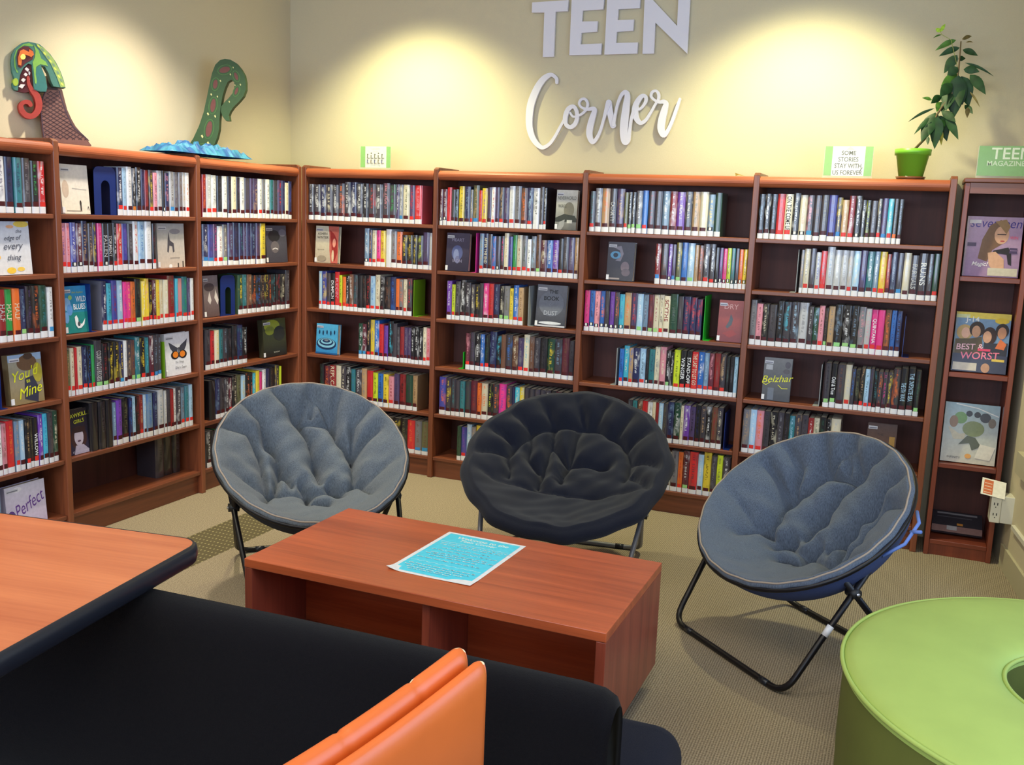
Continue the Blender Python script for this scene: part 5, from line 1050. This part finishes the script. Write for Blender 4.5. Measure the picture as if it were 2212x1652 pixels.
p = (f_*.29+s_*.32+Vector((0, 0, .0125))).lerp(L_(-.93, .18, -.045), .36); q = (f_*.29+s_*.32+Vector((0, 0, .0125))).lerp(L_(-.93, .18, -.045), .42)
mb = MB(); mb.tube([p, q], .0122, 12); mb.build('leg_tag', M_lab, r)
mb = MB(); mb.tube([L_(-.98, .42, -.03), L_(-1.10, .30, -.02), L_(-1.10, .08, -.04), L_(-1.0, -.1, -.05)], .006, 8); mb.tube([L_(-1.08, .2, -.03), L_(-1.18, .22, -.02)], .006, 8); mb.build('strap', mat('blue_strap', (92, 120, 190), .7), r)
# ------------------------------------------------------------------ study table (left)
ta = math.radians(8.2); stb = thing('study_table', 'orange wood-grain table top with black rubber edge at left', 'table', (1.925, -3.165, 0), ta)
def rrect(x0, y0, x1, y1, R, n=8):
    pts = []
    for cx, cy, a0 in ((x1-R, y1-R, 0), (x0+R, y1-R, 90), (x0+R, y0+R, 180), (x1-R, y0+R, 270)):
        pts += [(cx+R*math.cos(math.radians(a0+90*i/n)), cy+R*math.sin(math.radians(a0+90*i/n))) for i in range(n+1)]
    return pts
mb = MB(); mb.prism(rrect(-1.5, -.92, 0, 0, .055), .706, .7402); mb.build('tabletop', M_ltop, stb)
ring = rrect(-1.5, -.92, 0, 0, .055); mb = MB(); prof = [(-.001, .7405), (.004, .740), (.009, .735), (.0115, .722), (.0115, .712), (.008, .698), (.003, .692), (-.006, .691), (-.006, .7055)]
vs = []; m_ = len(ring); cxx, cyy = -.75, -.46
for i, (x, y) in enumerate(ring):
    a_ = Vector(ring[(i+1) % m_])-Vector(ring[i-1]); nn = Vector((a_.y, -a_.x)).normalized(); vs += [(x+nn.x*r_, y+nn.y*r_, z_) for r_, z_ in prof]
k_ = len(prof); mb.add(vs, [(i*k_+j, ((i+1) % m_)*k_+j, ((i+1) % m_)*k_+j+1, i*k_+j+1) for i in range(m_) for j in range(k_-1)], smooth=True); mb.build('edge_band', M_rub, stb)
for x in (-1.2, -.62):
    mb = MB(); mb.X = Matrix.Translation((x, -.5, 0)); mb.lathe([(.001, .02), (.20, .02), (.21, .01), (.21, 0), (.001, 0)], 32); mb.tube([(0, 0, .02), (0, 0, .705)], .035, 16); mb.build('pedestal', M_blackbe, stb)
# ------------------------------------------------------------------ black sofa
def rbox(name, a, b, R, m, parent, segs=6):
    mb = MB(); mb.box(a, b, smooth=True); o = mb.build(name, m, parent); bv = o.modifiers.new('bevel', 'BEVEL'); bv.width = R; bv.segments = segs; bv.limit_method = 'NONE'; return o
sa = math.radians(2.5); so = thing('sofa', 'low black armless sofa seen from behind, back toward the camera', 'sofa', (2.1, -3.28, 0), sa)
def sofa_back():
    prof = []
    for i in range(9): a_ = PI*i/8; prof.append((-.075+.065*math.cos(a_)-.0, .612+.062*math.sin(a_)))
    prof = [(-.01, .10)]+prof+[(-.17, .35), (-.19, .10)]
    xs = [-.9, -.88, -.6, -.2, .2, .6, .88, .925, .945, .955]; sc = [.9, 1, 1, 1.0, 1, 1, 1, .985, .95, .88]; mb = MB(); vs = []
    for x, k2 in zip(xs, sc):
        sag = .006*math.cos(x*2.2)
        vs += [(x, -.09+(y+.09)*k2, .1+(z-.1)*(k2*.5+.5)+sag) for y, z in prof]
    m2 = len(prof); mb.add(vs, [(i*m2+j, i*m2+(j+1) % m2, (i+1)*m2+(j+1) % m2, (i+1)*m2+j) for i in range(len(xs)-1) for j in range(m2)]+[tuple(range(m2)), tuple(range(len(vs)-m2, len(vs)))[::-1]], smooth=True)
    o = mb.build('backrest', M_blk, so)
sofa_back()
rbox('seat_cushion', (-.9, .0, .16), (1.03, .37, .40), .07, M_navy, so); rbox('base', (-.88, -.05, .04), (.93, .33, .16), .015, M_blk, so, 2)
for x in (-.84, .88):
    for y in (-.02, .29):
        mb = MB(); mb.tube([(x, y, 0), (x, y, .045)], .02, 12); mb.build('foot', M_blackbe, so)
# ------------------------------------------------------------------ orange chair (back seen edge on)
oa = math.atan2(.055, .39); oc = thing('orange_chair', 'orange vinyl chair with a padded back seen edge-on in front', 'chair', (2.933, -3.715, 0), -oa)
def back_shell(name, x0, x1, z1, m, ribs, ylen=.56):
    mb = MB(); ny_, nz_ = 60, 16; prof = []
    w = x1-x0; secs = []
    for j in range(ny_+1):
        y = -ylen*j/ny_; cv_ = .03*math.sin(PI*j/ny_)*0; br = 1-.14*max([0]+[math.exp(-((y-q)/.006)**2) for q in ribs]); e = min(1, (min(-y, ylen+y)/.02+.25)); e = e**.5 if e < 1 else 1
        ring_ = []
        for k2 in range(13):
            a_ = PI*k2/12; ring_.append((x0+w/2+(w/2)*br*e*math.cos(a_), z1-.02-w/2+(w/2+.02*0)*math.sin(a_)*br*e+.02*math.sin(a_)))
        ring_ = [(x0+w/2+(w/2)*e, .42)]+ring_+[(x0+w/2-(w/2)*e, .42)]
        sag = -.012*math.sin(PI*j/ny_)
        secs.append([(x+.03*((z1-z)/.45)**1.0*.0+(-.06)*((z1-z)/.45)**2*0, y, z+sag) for x, z in ring_])
    vs = [p_ for s2_ in secs for p_ in s2_]; m2 = len(secs[0])
    mb.add(vs, [(i*m2+j, i*m2+(j+1) % m2, (i+1)*m2+(j+1) % m2, (i+1)*m2+j) for i in range(ny_) for j in range(m2)]+[tuple(range(m2)), tuple(range(len(vs)-m2, len(vs)))[::-1]], smooth=True)
    for q_ in range(len(mb.f)-2):
        j_, k_ = divmod(q_, m2)
        if (j_ < 1 and 5 <= k_ <= 10) or (j_ < 2 and 7 <= k_ <= 9 and ribs) or (ribs and j_ in (13, 14) and k_ in (8, 9)): mb.m[q_] = 1
    return mb.build(name, [m, M_worn], oc)
back_shell('back_pad', -.042, -.003, .905, M_orange, [-.13, -.29, -.43]); back_shell('back_panel', -.001, .030, .893, M_orange, [])
rbox('seat_pad', (-.50, -.53, .40), (-.045, -.03, .46), .02, M_orange, oc)
for x in (-.46, -.03):
    for y in (-.07, -.49):
        mb = MB(); mb.tube([(x, y, 0), (x, y, .405)], .012, 10); mb.build('leg', M_steel, oc)
# ------------------------------------------------------------------ green ring ottoman
ot = thing('ring_ottoman', 'round lime green vinyl ottoman with a hole in its centre', 'ottoman', (4.066, -2.318, 0))
RO, RI = .645, .243
mb = MB(); mb.lathe([(RI, .0), (RI, .405)], 64); mb.lathe([(RO-.006, .405), (RO-.004, .2), (RO-.01, .0)], 96); mb.build('body', mat('green_vinyl_shaded', (98, 106, 50), .6, .3, noise=(6, .08)), ot)  # side is a darker copy of the green vinyl, shade put into its colour
mb = MB(); pr = [(RI, .405), (RI+.004, .425), (RI+.02, .434)]+[(RI+(RO-RI)*i/12, .436+.012*math.sin(PI*i/12)) for i in range(1, 12)]+[(RO-.015, .433), (RO-.003, .422), (RO-.004, .405)]
mb.lathe(pr, 120); mb.build('top_cushion', M_green, ot)
for R_, nm2 in ((RO, 'piping'), (RI-.001, 'piping')):
    mb = MB(); mb.tube([(R_*math.cos(2*PI*i/120), R_*math.sin(2*PI*i/120), .424) for i in range(120)], .006, 8, closed=True); mb.build(nm2, M_green, ot)
mb = MB(); mb.lathe([(.001, .002), (RI-.002, .002)], 48); mb.build('inner_floor', mat('dark_green_vinyl', (70, 84, 40), .7), ot)
